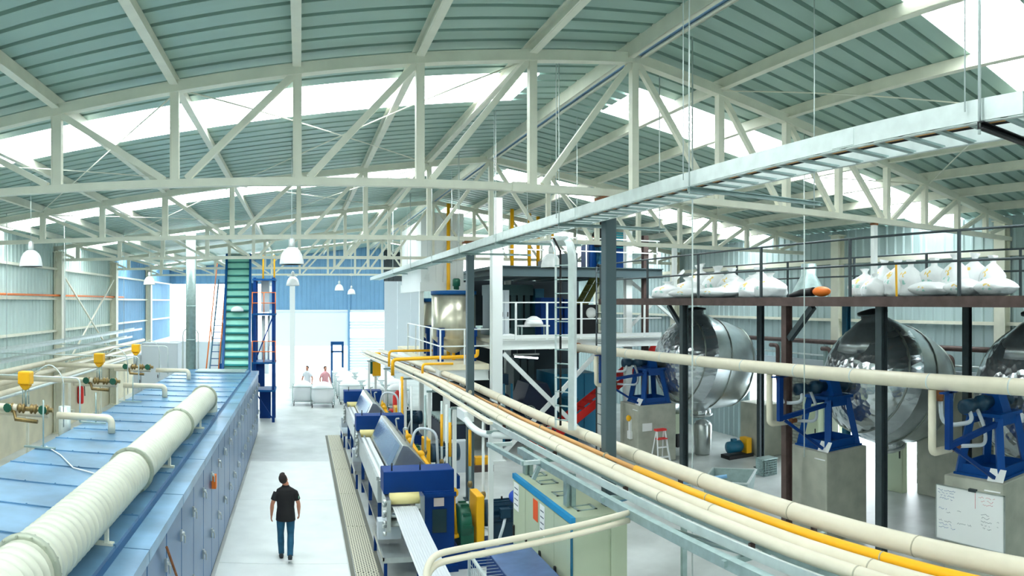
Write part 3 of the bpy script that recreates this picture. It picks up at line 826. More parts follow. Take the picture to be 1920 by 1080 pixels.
person((.36, 37.4, 0), 2.6, 'distant person in pale clothes standing left behind the white bulk carts', 'pale_cloth', 'pale_cloth', stride=.1, vox=.02)
person((1.32, 37.2, 0), 3.6, 'distant person in a pinkish shirt behind the white bulk carts', 'pink', 'navy_cloth', stride=.12, vox=.02)

# ---------------------------------------------------------------- drain grating beside the aisle
def grate_mat():
    m = mat('grating', lin(206, 204, 180), .6, .2)
    nt = m.node_tree; b = nt.nodes['Principled BSDF']; tc = nt.nodes.new('ShaderNodeTexCoord')
    br = nt.nodes.new('ShaderNodeTexBrick'); br.inputs['Scale'].default_value = 1
    br.inputs['Color1'].default_value = (.03, .03, .025, 1); br.inputs['Color2'].default_value = (.05, .05, .04, 1); br.inputs['Mortar'].default_value = (*lin(208, 206, 184), 1)
    br.inputs['Mortar Size'].default_value = .016; br.inputs['Brick Width'].default_value = .09; br.inputs['Row Height'].default_value = .05
    mp = nt.nodes.new('ShaderNodeMapping'); mp.inputs['Rotation'].default_value = (0, 0, PI/2)
    nt.links.new(tc.outputs['Object'], mp.inputs[0]); nt.links.new(mp.outputs[0], br.inputs['Vector'])
    nt.links.new(br.outputs['Color'], b.inputs['Base Color']); return m
MT['grating'] = grate_mat()
for k in range(8):
    a = 5+k*2.75
    tag(M().box(1.05, 1.5, a+.01, a+2.74, .0, .02).build('drain_grating', 'grating'), 'perforated drain grating in the floor right of the aisle, %s panel from the camera' % ORD[k], 'grating', 'drain gratings')

# ---------------------------------------------------------------- extrusion / washing line right of the aisle
def station(Y, lab, lead):
    t = thing('roller_station', lab, 'machine', (2.3, Y, 0), 'blue roller stations')
    M().box(1.58, 2.96, Y-.18, Y+.35, 1.52, 1.95).build('head_beam', 'blue', t, bevel=.015)
    M().box(2.36, 2.96, Y-.2, Y+.5, 0, 1.55).build('column', 'blue', t, bevel=.012)
    M().box(2.3, 3.02, Y-.3, Y+.6, 0, .12).build('base', 'blue', t)
    M().box(2.32, 2.99, Y-.24, Y-.2, 1.44, 1.52).build('collar_plate', 'blue', t)
    M().box(2.52, 2.80, Y-.225, Y-.2, .75, 1.2).build('inspection_window', 'glass_dark', t)
    M().box(2.55, 2.75, Y-.222, Y-.2, 1.26, 1.42).build('rating_plate', 'plate', t)
    fr = M().box(1.60, 1.68, Y-.5, Y+.3, .9, 1.5)
    fr.build('roller_cheek', 'steel', t)
    M().box(2.24, 2.32, Y-.5, Y+.1, .95, 1.55).build('roller_cheek', 'steel', t)
    RY = Matrix.Rotation(PI/2, 3, 'Y')
    for (yy, zz, r, mm) in ((-.3, 1.47, .11, 'ivory'), (-.42, 1.22, .075, 'steel'), (-.3, 1.03, .09, 'steel')):
        o = M().lathe([(.03, -.04), (.03, 0), (r, 0), (r, .56), (.03, .56), (.03, .6)], (1.68, Y+yy, zz), 18, RY).build('roller', mm, t)
    for k in range(7):
        M().lathe([(.035, 0), (.045, .02), (.045, .05), (.03, .07)], (1.53, Y-.5+.13*(k % 2), .88+k*.1), 10, RY).build('bearing_cap', 'steel', t)
    M().tube([(1.75, Y-.1, 1.95), (1.75, Y-.1, 2.1)], .015, 6).build('adjuster', 'black', t)
    M().tube([(2.3, Y-.1, 1.95), (2.3, Y-.1, 2.1)], .015, 6).build('adjuster', 'black', t)
    M().box(1.50, 2.25, Y-.75, Y+1.2, .42, .46).box(1.50, 1.53, Y-.75, Y+1.2, .46, .52).box(1.5, 2.25, Y-.75, Y-.72, .46, .52).build('drip_tray', 'steel', t)
    for (lx, ly) in ((1.56, Y-.65), (2.18, Y-.65), (1.56, Y+1.1), (2.18, Y+1.1)):
        M().box(lx-.03, lx+.03, ly-.03, ly+.03, 0, .42).build('leg', 'blue', t)
    M().box(1.5, 1.95, Y+.0, Y+.3, .6, .95).build('side_box', 'panel_grey', t)
    return t
mk('glass_dark', lin(44, 66, 70), .15, .1); mk('plate', lin(205, 190, 185), .4)
station(13.35, 'nearest blue roller station, white strip leaving it', 0)
station(19.9, 'middle blue roller station behind the steel hood', 0)
station(25.4, 'farthest blue roller station in front of the white carts', 0)
# extruded white strip of filaments
st = M(); pts = [(13.0, 1.34), (12.8, 1.35), (12.55, 1.34), (12.2, 1.31), (11.5, 1.26), (10, 1.2), (8, 1.08), (5, .95)]
for k in range(11):
    xa = 1.72+k*.042
    for a, b in zip(pts[:-1], pts[1:]):
        st.bar((xa+.018, a[0], a[1]), (xa+.018, b[0], b[1]), .0395, .006)
tag(st.build('plastic_strip', 'strip' if 'strip' in MT else 'plastic_white'), 'long flat white strip of filaments running from the nearest blue station toward the camera', 'strip', kind='stuff')
def hood(Y0, Y1, lab):
    t = thing('hooded_bath', lab, 'machine', (2.2, (Y0+Y1)/2, 0))
    M().box(1.62, 2.75, Y0, Y1, .95, 1.42).build('trough', 'steel', t, bevel=.01)
    M().box(1.60, 1.66, Y0, Y1, 1.42, 1.5).box(1.74, 1.78, Y0, Y1, 1.42, 1.5).build('rim', 'steel', t)
    M().box(1.66, 1.9, Y0+.1, Y1-.1, 1.43, 1.46).build('filament_band', 'plastic_white', t)
    h = M().prism([(1.92, 1.5), (2.75, 1.45), (2.75, 1.62), (2.32, 2.08), (2.2, 2.1)], 'x' if False else 'y', Y0+.25, Y1-.3)
    h.build('hood', 'steel', t, bevel=.012)
    M().prism([(1.945, 1.56), (1.93, 1.57), (2.17, 2.05), (2.185, 2.04)], 'y', Y0+.5, Y1-.55).build('hood_window', 'window_blue', t)
    for k in range(2):
        y = Y0+1.2+k*1.3
        M().pipe([(2.4, y, 2.0), (2.35, y-.02, 2.3), (2.42, y-.1, 2.32)], .02, 8).build('hood_fitting', 'steel', t)
    M().pipe([(2.5, Y0+1.0, 1.9), (2.6, Y0+1.0, 2.35), (3.05, Y0+.8, 2.3), (3.1, Y0+.8, 1.2)], .03, 10, .3).build('hose', 'panel_grey', t)
    for x in (1.7, 2.65):
        for y in (Y0+.3, (Y0+Y1)/2, Y1-.3): M().box(x-.04, x+.04, y-.04, y+.04, 0, .95).build('leg', 'blue', t)
    M().box(1.66, 2.7, Y0+.2, Y1-.2, .3, .36).build('lower_rail', 'steel', t)
mk('window_blue', lin(150, 178, 205), .15, .5)
hood(14.6, 19.2, 'long stainless bath with slanted lid between the nearest and middle blue stations')
hood(20.9, 24.8, 'stainless bath between the middle and farthest blue stations')
def drive(Y, lab, big=True):
    t = thing('gear_drive', lab, 'gear motor', (3.6, Y, 0), 'gear drives of the blue line')
    RX_ = Matrix.Rotation(PI/2, 3, 'Y')
    M().box(2.95, 4.4, Y-.35, Y+.4, 0, .35).build('base_frame', 'blue', t)
    g = M().lathe([(.1, -.06), (.16, -.04), (.34, 0), (.36, .04), (.36, .2), (.34, .24), (.14, .28)], (3.08, Y, .82), 22, RX_)
    g.box(3.1, 3.36, Y-.3, Y+.3, .35, .8)
    for a in range(6): 
        an = PI*a/5; g.box(3.14, 3.3, Y+math.cos(an)*.36-.02, Y+math.cos(an)*.36+.02, .82+math.sin(an)*.36-.03, .82+math.sin(an)*.36+.03)
    g.build('gearbox', 'green', t)
    M().box(3.42, 3.58, Y-.3, Y+.3, .38, 1.38).build('belt_guard', 'yellow', t, bevel=.02)
    m = M().lathe([(.05, -.08), (.24, -.06), (.26, 0), (.26, .12), (.23, .13), (.24, .5), (.24, .6), (.26, .6), (.24, .78), (.12, .8)], (3.66, Y, .95), 24, RX_)
    for a in range(16):
        an = 2*PI*a/16; m.bar((3.8, Y+math.cos(an)*.245, .95+math.sin(an)*.245), (4.24, Y+math.cos(an)*.245, .95+math.sin(an)*.245), .012, .03)
    m.box(3.8, 4.3, Y-.16, Y+.16, .35, .75)
    mo = m.build('motor', 'motor', t)
    M().box(3.9, 4.1, Y-.36, Y-.22, .92, 1.1).build('terminal_box', 'motor', mo)
    M().tube([(4.02, Y-.0, 1.2), (4.02, Y, 1.26)], .02, 6).build('lifting_eye', 'black', mo)
    M().pipe([(4.0, Y-.3, .9), (3.9, Y-.5, .8), (3.75, Y-.45, .3), (3.7, Y-.4, .1)], .03, 8, .2).build('cable_hose', 'panel_grey', t)
    j = M().lathe([(.06, 0), (.1, .02), (.1, .07), (.05, .1)], (2.98, Y-.12, 1.45), 12, Matrix.Rotation(PI/2, 3, 'X'))
    j.tube([(2.98, Y-.15, 1.45), (3.03, Y-.2, .6)], .035, 8).tube([(2.98, Y-.12, 1.45), (2.95, Y, 1.6)], .04, 8)
    j.tube([(2.9, Y-.2, .58), (3.1, Y-.2, .62)], .05, 8)
    j.build('steam_joint', 'yellow', t)
drive(13.5, 'green gearbox, yellow guard and dark motor right of the nearest blue station')
drive(19.2, 'green gearbox, yellow guard and dark motor right of the steel hood')
drive(25.2, 'green gearbox, yellow guard and dark motor right of the farthest blue station')
tag(M().ell((4.22, 13.2, 1.32), (.14, .14, .13), 16, 10).build('hard_hat', 'tarp_blue'), 'small blue domed cap on the motor beside the green cabinet', 'cap')
# universal shafts
for k, (y, z) in enumerate(((16.6, 1.5), (18.2, 1.5), (22.0, 1.5), (24.0, 1.5))):
    t = thing('cardan_shaft', 'yellow jointed shaft slanting from the blue line, %s from the camera' % ORD[k], 'shaft', (3.0, y, .5), 'yellow shafts')
    M().tube([(2.9, y, z), (3.15, y-.5, z-.45)], .06, 10).build('shaft', 'yellow', t)
    M().ell((2.9, y, z), (.1, .1, .1), 12, 8).build('joint', 'yellow', t)
    M().ell((3.15, y-.5, z-.45), (.12, .12, .12), 12, 8).build('joint', 'yellow', t)
    M().box(2.95, 3.35, y-.75, y-.3, 0, z-.55).build('pedestal', 'blue', t)
# near blue box with mesh cage
t = thing('blue_housing', 'low blue machine housing with wire-mesh side, in front of the green cabinet', 'machine', (3.1, 9.8, 0))
M().box(2.9, 3.56, 8.6, 10.6, 0, 1.3).build('housing', 'blue', t, bevel=.02)
mk('housing_top', lin(84, 112, 158), .35, .2, var=.3, scale=3)
M().box(2.88, 3.58, 8.58, 10.62, 1.3, 1.32).build('lid', 'housing_top', t)
ms = M()
for k in range(16): ms.box(2.62, 2.626, 8.7+k*.12, 8.706+k*.12, .3, 1.25)
for k in range(9): ms.box(2.62, 2.626, 8.7, 10.55, .3+k*.115, .306+k*.115)
for k in range(16): ms.box(2.63, 2.9, 8.7+k*.12, 8.705+k*.12, 1.245, 1.25)
ms.build('mesh_guard', 'galv_light', t)
g = M().box(2.6, 2.64, 8.66, 10.6, 1.23, 1.27).box(2.6, 2.64, 8.66, 8.7, 0, 1.25).box(2.6, 2.64, 10.56, 10.6, 0, 1.25).box(2.6, 2.9, 8.66, 8.7, 1.23, 1.27).box(2.6, 2.9, 10.56, 10.6, 1.23, 1.27)
g.build('guard_frame', 'galv_light', t)
M().lathe([(.06, 0), (.06, .5)], (2.3, 8.5, 1.15), 12, Matrix.Rotation(PI/2, 3, 'Y')).build('roller_end', 'steel', t)

# green-grey control cabinet row
cb = thing('control_cabinet', 'tall grey-green control cabinet with bright blue top edge, right of the near drive', 'cabinet', (4.2, 10.5, 0))
M().box(3.8, 4.66, 9.2, 11.95, 0, 2.1).build('body', 'cabinet', cb, bevel=.01)
for k in range(4):
    a = 9.2+k*.6875; b = a+.6875
    d = M().box(3.775, 3.8, a+.006, b-.006, .08, 2.0).build('door', 'cabinet', cb)
    M().box(3.75, 3.775, b-.09, b-.05, .98, 1.2).box(3.745, 3.76, b-.12, b-.05, 1.14, 1.2).build('handle', 'black', d)
mk('stripe', lin(20, 142, 196), .5)
M().box(3.765, 3.83, 9.17, 11.97, 2.02, 2.11).build('blue_strip', 'stripe', cb)
M().box(3.765, 3.79, 9.17, 9.21, 0, 2.02).build('blue_corner', 'teal_blue', cb)
for k, y in enumerate((9.6, 10.45, 11.2, 11.75)):
    f = M()
    for a in ((-.16, -.12), (.12, .16)): f.box(4.15+a[0], 4.15+a[1], y-.13, y+.13, 2.1, 2.112)
    for a in ((-.13, -.10), (.10, .13)): f.box(3.99, 4.31, y+a[0], y+a[1], 2.1, 2.112)
    f.build('cable_gland_frame', 'galv', cb)
M().box(4.4, 4.66, 9.18, 9.2, .02, 2.05).build('side_seam', 'cabinet', cb)
mk('tag_orange', lin(238, 92, 40), .6)
def pap(x, y0, y1, z0, z1, m, lab, nm='paper_notice', lines=4):
    t = thing(nm, lab, 'notice', (x, (y0+y1)/2, z0), 'cabinet notices')
    M().box(x-.004, x, y0, y1, z0, z1).build('sheet', m, t)
    if lines:
        s = M()
        for k in range(lines):
            zz = z1-(z1-z0)*(k+1)/(lines+1)
            s.box(x-.006, x-.004, y0+(y1-y0)*.15, y1-(y1-y0)*.15, zz-.01, zz+.008)
        s.build('text_lines', 'ink', t)
mk('ink', lin(90, 100, 112), .8)
pap(3.774, 10.62, 10.85, 1.62, 1.96, 'tag_orange', 'small orange label near the top of the grey-green cabinet', 'orange_label', 0)
pap(3.773, 10.3, 10.52, 1.48, 1.96, 'paper', 'white printed notice beside the orange label on the cabinet')
pap(3.774, 11.62, 11.9, 1.5, 1.98, 'paper', 'white printed notice at the far upper corner of the cabinet')
# blue hoses on the floor behind the cabinet
tag(M().pipe([(4.0, 15.5, .05), (4.8, 14.5, .05), (5.2, 15.8, .05), (4.6, 16.6, .05), (5.4, 17.2, .05), (5.8, 15.4, .05)], .03, 8, .4).build('floor_hose', 'galv_light'), 'pale hoses snaking on the floor behind the nearest drive', 'hose')
tag(M().pipe([(4.68, 9.6, 2.13), (5.6, 9.2, 2.4), (6.2, 8.8, 2.5)], .03, 8, .4).build('cable_bundle', 'clad_blue'), 'pale blue cable bundle leaving the top of the grey-green cabinet', 'cable')
for k, (x, y0, y1) in enumerate(((7.0, 3, 12), )):
    tag(M().tube([(4.9, 6.5, .01), (10.0, 9.5, .01)], .018, 6).build('floor_cable', 'black'), 'thin black cable lying across the floor on the right', 'cable')

# ---------------------------------------------------------------- long pipe rack
SH = [(2, .42), (3, .35), (5, .2), (7, .1), (10, 0), (13, -.1), (20, -.13), (26, -.5), (33, -1.1)]
def shift(y):
    for (a, u), (b, v) in zip(SH[:-1], SH[1:]):
        if y <= b: return u+(v-u)*(y-a)/(b-a)
    return SH[-1][1]
YS = [2, 3, 4, 5, 6, 7, 8.5, 10, 11.5, 13, 15, 17.77, 20, 23, 26, 29.5, 33]
def rline(x, z, y1=33, y0=2): return [(x+shift(y), y, z) for y in YS if y0 <= y <= y1]
def rackpipe(x, z, r, m, lab, y1=33, nm='rack_pipe', collars=0):
    t = thing(nm, lab, 'pipe', (x, 10, z-r), 'pipes on the long rack')
    M().tube(rline(x, z, y1), r, 18).build('pipe', m, t)
    if collars:
        y = 4.2
        while y < 26:
            xx = x+shift(y); M().tube([(xx, y-.008, z), (xx, y+.008, z)], r+.003, 18).build('pipe_seam', 'seam_tan', t)
            y += collars
    return t
rackpipe(4.9, 2.86, .1, 'cream_pipe', 'thickest cream insulated pipe on the far edge of the long rack', collars=1.7)
rackpipe(4.70, 2.72, .03, 'orange_thin', 'thin tan pipe tucked beside the thickest cream pipe', nm='small_pipe')
rackpipe(4.40, 2.9, .046, 'yellow', 'bright yellow gas pipe along the near stretch of the long rack', 8.5, collars=2.6)
tag(M().tube(rline(4.40, 2.9, 16, 8.5), .03, 12).build('small_pipe', 'orange_thin'), 'thin tan-orange pipe continuing the yellow one past the dark column', 'pipe')
rackpipe(4.26, 2.84, .075, 'cream_pipe', 'medium cream pipe next to the yellow pipe on the rack', collars=2.3)
rackpipe(4.08, 2.84, .065, 'cream_pipe', 'medium cream pipe, second left of the yellow pipe', collars=3.1)
MT['orange_thin'] if 'orange_thin' in MT else None
def ribbon(x, z, w, h, m, nm, lab, cat, y1=33, y0=2):
    L = rline(x, z, y1, y0); s = M()
    for a, b in zip(L[:-1], L[1:]): s.bar(a, b, w, h)
    return tag(s.build(nm, m), lab, cat, 'rails of the long rack')
ribbon(3.80, 2.62, .09, .11, 'galv', 'rack_beam', 'heavy grey-green edge beam of the long rack, nearest the aisle', 'beam', 12.4)
ribbon(3.93, 2.74, .03, .10, 'galv_light', 'tray_rail', 'thin galvanised tray rail beside the heavy edge beam', 'rail')
ribbon(4.17, 2.73, .03, .09, 'galv', 'tray_rail', 'galvanised rail between the two medium cream pipes', 'rail')
ribbon(4.78, 2.70, .02, .10, 'dark_steel', 'tray_rail', 'dark rail below the thickest cream pipe', 'rail')
ribbon(3.74, 2.84, .10, .05, 'cream_pipe', 'conduit_cover', 'cream channel cover on the aisle side of the far rack', 'channel', 33, 12.6)
cv = M()
L0 = rline(4.0, 2.69)
for a, b in zip(L0[:-1], L0[1:]): cv.bar(a, b, .14, .012)
tag(cv.build('tray_bottom', 'galv'), 'perforated tray bottom under the medium cream pipes', 'tray', 'rails of the long rack')
for k, y in enumerate([3.2, 5.6, 8.2, 10.6, 13.2, 16.4, 19.6, 23, 26.5, 30]):
    s = shift(y)
    t = thing('rack_crossarm', 'grey cross arm carrying the long pipe rack, %s from the camera' % ORD[k], 'support', (4.3+s, y, 2.6), 'rack cross arms')
    M().box(3.72+s, 5.08+s, y-.03, y+.03, 2.6, 2.66).build('arm', 'galv', t)
    for x in (4.08, 4.26, 4.93):
        M().box(x+s-.03, x+s+.03, y-.02, y+.02, 2.66, 2.76).build('clip', 'brown_steel', t)
    if y > 12.5:
        M().box(3.76+s, 3.85+s, y-.04, y+.04, 0, 2.6).build('post', 'white_steel', t)
    elif y in (10.6,):
        pass
    else:
        M().box(4.95+s, 5.02+s, y-.03, y+.03, 0, 2.6).build('post', 'galv', t)
def cpost(x, y, z0, z1, lab):
    t = thing('channel_post', lab, 'post', (x, y, z0), 'posts on the cabinet')
    M().box(x-.07, x-.03, y-.07, y+.07, z0, z1).box(x+.01, x+.08, y-.07, y-.03, z0, z1).box(x+.02, x+.05, y-.03, y+.07, z0, z1).box(x-.03, x+.02, y-.02, y+.0, z0, z1).build('post', 'galv', t)
cpost(3.97, 9.75, 2.115, 2.6, 'short galvanised double post standing on the near end of the cabinet')
cpost(4.0, 11.8, 2.115, 2.6, 'short galvanised double post standing on the far end of the cabinet')
t = thing('side_frame', 'galvanised ladder frame jutting from the rack above the cabinet', 'frame', (3.6, 11.2, 2.6))
M().box(3.3, 3.74, 11.9, 11.97, 2.62, 2.68).build('cross_piece', 'galv_light', t)
M().box(3.42, 3.74, 10.4, 10.47, 2.62, 2.68).build('cross_piece', 'galv_light', t)
M().bar((3.46, 10.4, 2.65), (3.32, 12.0, 2.65), .07, .07).build('long_piece', 'galv', t)
M().bar((3.7, 10.35, 2.60), (3.6, 10.35, 2.4), .06, .06).build('stub', 'galv', t)
t = thing('bypass_tray', 'white curved side tray bulging from the rack beside the white column', 'tray', (4.0, 14, 2.6))
M().tube(rounded([(3.62, 15.2, 2.72), (3.52, 14.2, 2.6), (3.6, 13.4, 2.55), (4.0, 12.9, 2.6), (4.3, 12.7, 2.62)], .5), .07, 10).build('tray_body', 'white_steel', t)
M().box(3.5, 3.72, 14.6, 15.3, 2.6, 2.82).build('junction', 'white_steel', t)
# curved twin conduits swinging out over the strip
t = thing('twin_conduit', 'pair of cream conduits swinging out from the rack over the white strip', 'conduit', (2.5, 7.2, 2.4))
for dy, dz in ((0, 0.02), (.0, -.075)):
    M().tube(rounded([(3.84, 7.52+dy*.2, 2.62+dz), (3.2, 7.35+dy, 2.62+dz), (1.75, 7.1+dy, 2.6+dz), (1.28, 7.0+dy, 2.58+dz), (1.2, 6.6+dy, 2.1+dz), (1.2, 6.5+dy, 1.0)], .45, 7), .034, 12).build('conduit', 'cream_pipe', t)
t = thing('twin_conduit', 'pair of thin grey conduits under the near rack, beside the floor', 'conduit', (5.0, 5, 2.4))
for d in (0, .09):
    M().tube([(4.05+d, 7.3, 2.5), (4.75+d, 5.3, 2.45), (5.6+d, 3.0, 2.4)], .02, 8).build('conduit', 'galv', t)
# service drops from the rack to the line
DR = [(3.1, 21.5, 'galv_light'), (3.25, 20.2, 'white_steel'), (3.3, 18.2, 'galv'), (3.5, 17.0, 'galv_light'), (3.45, 15.8, 'galv'), (3.35, 22.8, 'yellow'), (3.68, 14.8, 'galv'), (3.5, 16.4, 'white_steel'), (3.74, 13.9, 'white_steel')]
for k, (x, y, m_) in enumerate(DR):
    t = thing('service_drop', 'thin vertical service pipe dropping from the rack, %s' % ['beyond the steel hood', 'white, beside the hood', 'beside the hood motor', 'left of the yellow-marked one', 'with a yellow middle section', 'yellow one before the white carts', 'right of the nearest drive', 'thin white behind the near motor', 'thin white nearest the white column'][k], 'pipe', (x, y, .02), 'service drops')
    M().tube([(x, y, .02), (x, y, 2.72)], .03 if m_ != 'yellow' else .05, 8).build('pipe', m_, t)
    if k in (3, 4, 6): M().tube([(x, y, 1.6), (x, y, 2.4)], .036, 8).build('yellow_sleeve', 'yellow', t)
    M().ell((x, y, 1.2), (.06, .06, .09), 8, 6).build('valve', 'brass', t)
# yellow gas branches below the vat
t = thing('gas_branch', 'yellow gas pipes running from the rack end under the tank legs', 'pipe', (4, 24, 2.6))
M().pipe([(3.05, 22.9, 2.75), (3.05, 22.9, 3.28), (4.4, 22.6, 3.35), (5.8, 22.3, 3.4), (5.8, 22.3, 3.62)], .06, 10, .15).build('pipe', 'yellow', t)
M().pipe([(3.2, 25.0, 2.85), (3.2, 25.0, 3.42), (5.0, 25.0, 3.42)], .045, 10, .15).build('pipe', 'yellow', t)
M().pipe([(3.9, 22.0, 2.9), (3.9, 22.0, 3.2), (4.9, 21.95, 3.2)], .04, 10, .12).build('pipe', 'yellow', t)

# ---------------------------------------------------------------- steel drums on concrete blocks, right side
def foil_mat():
    m = mat('foil', lin(222, 228, 232), .2, .9)
    nt = m.node_tree; b = nt.nodes['Principled BSDF']; tc = nt.nodes.new('ShaderNodeTexCoord')
    n1 = nt.nodes.new('ShaderNodeTexNoise'); n1.inputs['Scale'].default_value = 1.6; n1.inputs['Detail'].default_value = 4
    n2 = nt.nodes.new('ShaderNodeTexVoronoi'); n2.inputs['Scale'].default_value = 3.2
    mp = nt.nodes.new('ShaderNodeMapping'); mp.inputs['Scale'].default_value = (.6, 2.2, 2.2)
    nt.links.new(tc.outputs['Object'], n1.inputs['Vector']); nt.links.new(tc.outputs['Object'], mp.inputs[0]); nt.links.new(mp.outputs[0], n2.inputs['Vector'])
    a = nt.nodes.new('ShaderNodeMath'); a.operation = 'ADD'
    nt.links.new(n1.outputs[0], a.inputs[0]); nt.links.new(n2.outputs['Distance'], a.inputs[1])
    bp = nt.nodes.new('ShaderNodeBump'); bp.inputs['Strength'].default_value = .28; bp.inputs['Distance'].default_value = .07
    nt.links.new(a.outputs[0], bp.inputs['Height']); nt.links.new(bp.outputs[0], b.inputs['Normal']); return m
MT['foil'] = foil_mat()
mk('foil_smooth', lin(205, 212, 214), .3, .85, var=.18, bump=.15, scale=2.2, bdist=.06)
mk('foil_seam', lin(150, 158, 150), .4, .8)
def drum(c, sc, lab, tilt):
    cx, cy, cz = c
    t = thing('tumbling_drum', lab, 'drum', (cx, cy, cz-1.7*sc), 'foil-clad tumbling drums')
    MX = Matrix.Rotation(abs(tilt)+.08, 3, 'Y') @ Matrix.Rotation(PI/2, 3, 'Y')
    MZ = Matrix.Rotation(tilt, 3, 'Y')
    body = [(.05, -1.40), (.45, -1.36), (.85, -1.2), (1.15, -.96), (1.36, -.62), (1.47, -.2), (1.49, .3), (1.44, .85), (1.33, 1.3), (1.22, 1.5), (.05, 1.62)]
    n = 56; m = M(); vs = []
    for i, (r, x) in enumerate(body):
        for k in range(n):
            a = 2*PI*k/n
            pl = 1+(.012 if k % 2 else -.012)*(1 if x < -.5 else .3)    # pleats radiating from the trunnion
            vs.append(Vector(c)+MX @ Vector((r*sc*pl*math.cos(a), r*sc*pl*math.sin(a), x*sc)))
    L = len(body)
    def strip(a, b): return [(i*n+k, i*n+(k+1) % n, (i+1)*n+(k+1) % n, (i+1)*n+k) for i in range(a, b) for k in range(n)]
    m.add(vs[:6*n], strip(0, 5)+[tuple(reversed(range(n)))], True); m.build('dome', 'foil', t)
    m = M(); m.add(vs[5*n:], strip(0, L-6)+[tuple((L-6)*n+k for k in range(n))], True); m.build('barrel', 'foil_smooth', t)
    for sg in (1, -1):
        p = [(1.05*sc, .98*sc*sg), (.85*sc, 1.22*sc*sg), (.42*sc, 1.52*sc*sg), (.30*sc, 1.58*sc*sg), (.30*sc, 1.72*sc*sg)]
        M().lathe(p, c, 40, MZ).build('cone', 'foil_smooth', t)
        f = M().lathe([(.2*sc, 1.70*sc*sg), (.38*sc, 1.71*sc*sg), (.38*sc, 1.76*sc*sg), (.1*sc, 1.82*sc*sg)], c, 24, MZ)
        f.build('hatch', 'dark_steel' if sg > 0 else 'steel', t)
    M().lathe([(.33*sc, -1.45*sc), (.34*sc, -1.78*sc), (.2*sc, -1.8*sc)], c, 24, MZ).build('outlet_sleeve', 'foil', t)
    for x, r in ((-.62, 1.37), (.3, 1.5), (1.3, 1.34)):
        m = M(); pts = [Vector(c)+MX @ Vector((r*sc*math.cos(2*PI*k/48), r*sc*math.sin(2*PI*k/48), x*sc)) for k in range(49)]
        m.tube(pts, .022*sc, 6, cap=False); m.build('seam_band', 'foil_seam', t)
    M().lathe([(.16, -1.9*sc), (.16, -1.35*sc)], c, 16, Matrix.Rotation(PI/2, 3, 'Y')).build('trunnion', 'dark_steel', t)
    M().lathe([(.16, 1.4*sc), (.16, 1.75*sc)], c, 16, Matrix.Rotation(PI/2, 3, 'Y')).build('trunnion', 'dark_steel', t)
    return t
drum((13.0, 20.2, 3.12), 1.05, 'shiny foil-wrapped tumbling drum, leftmost and farthest of three', -.08)
drum((12.85, 11.6, 3.24), 1.0, 'shiny foil-wrapped tumbling drum, middle one of three', -.2)
drum((13.1, 7.15, 3.22), 1.02, 'shiny foil-wrapped tumbling drum cut off at the right edge of view', -.15)

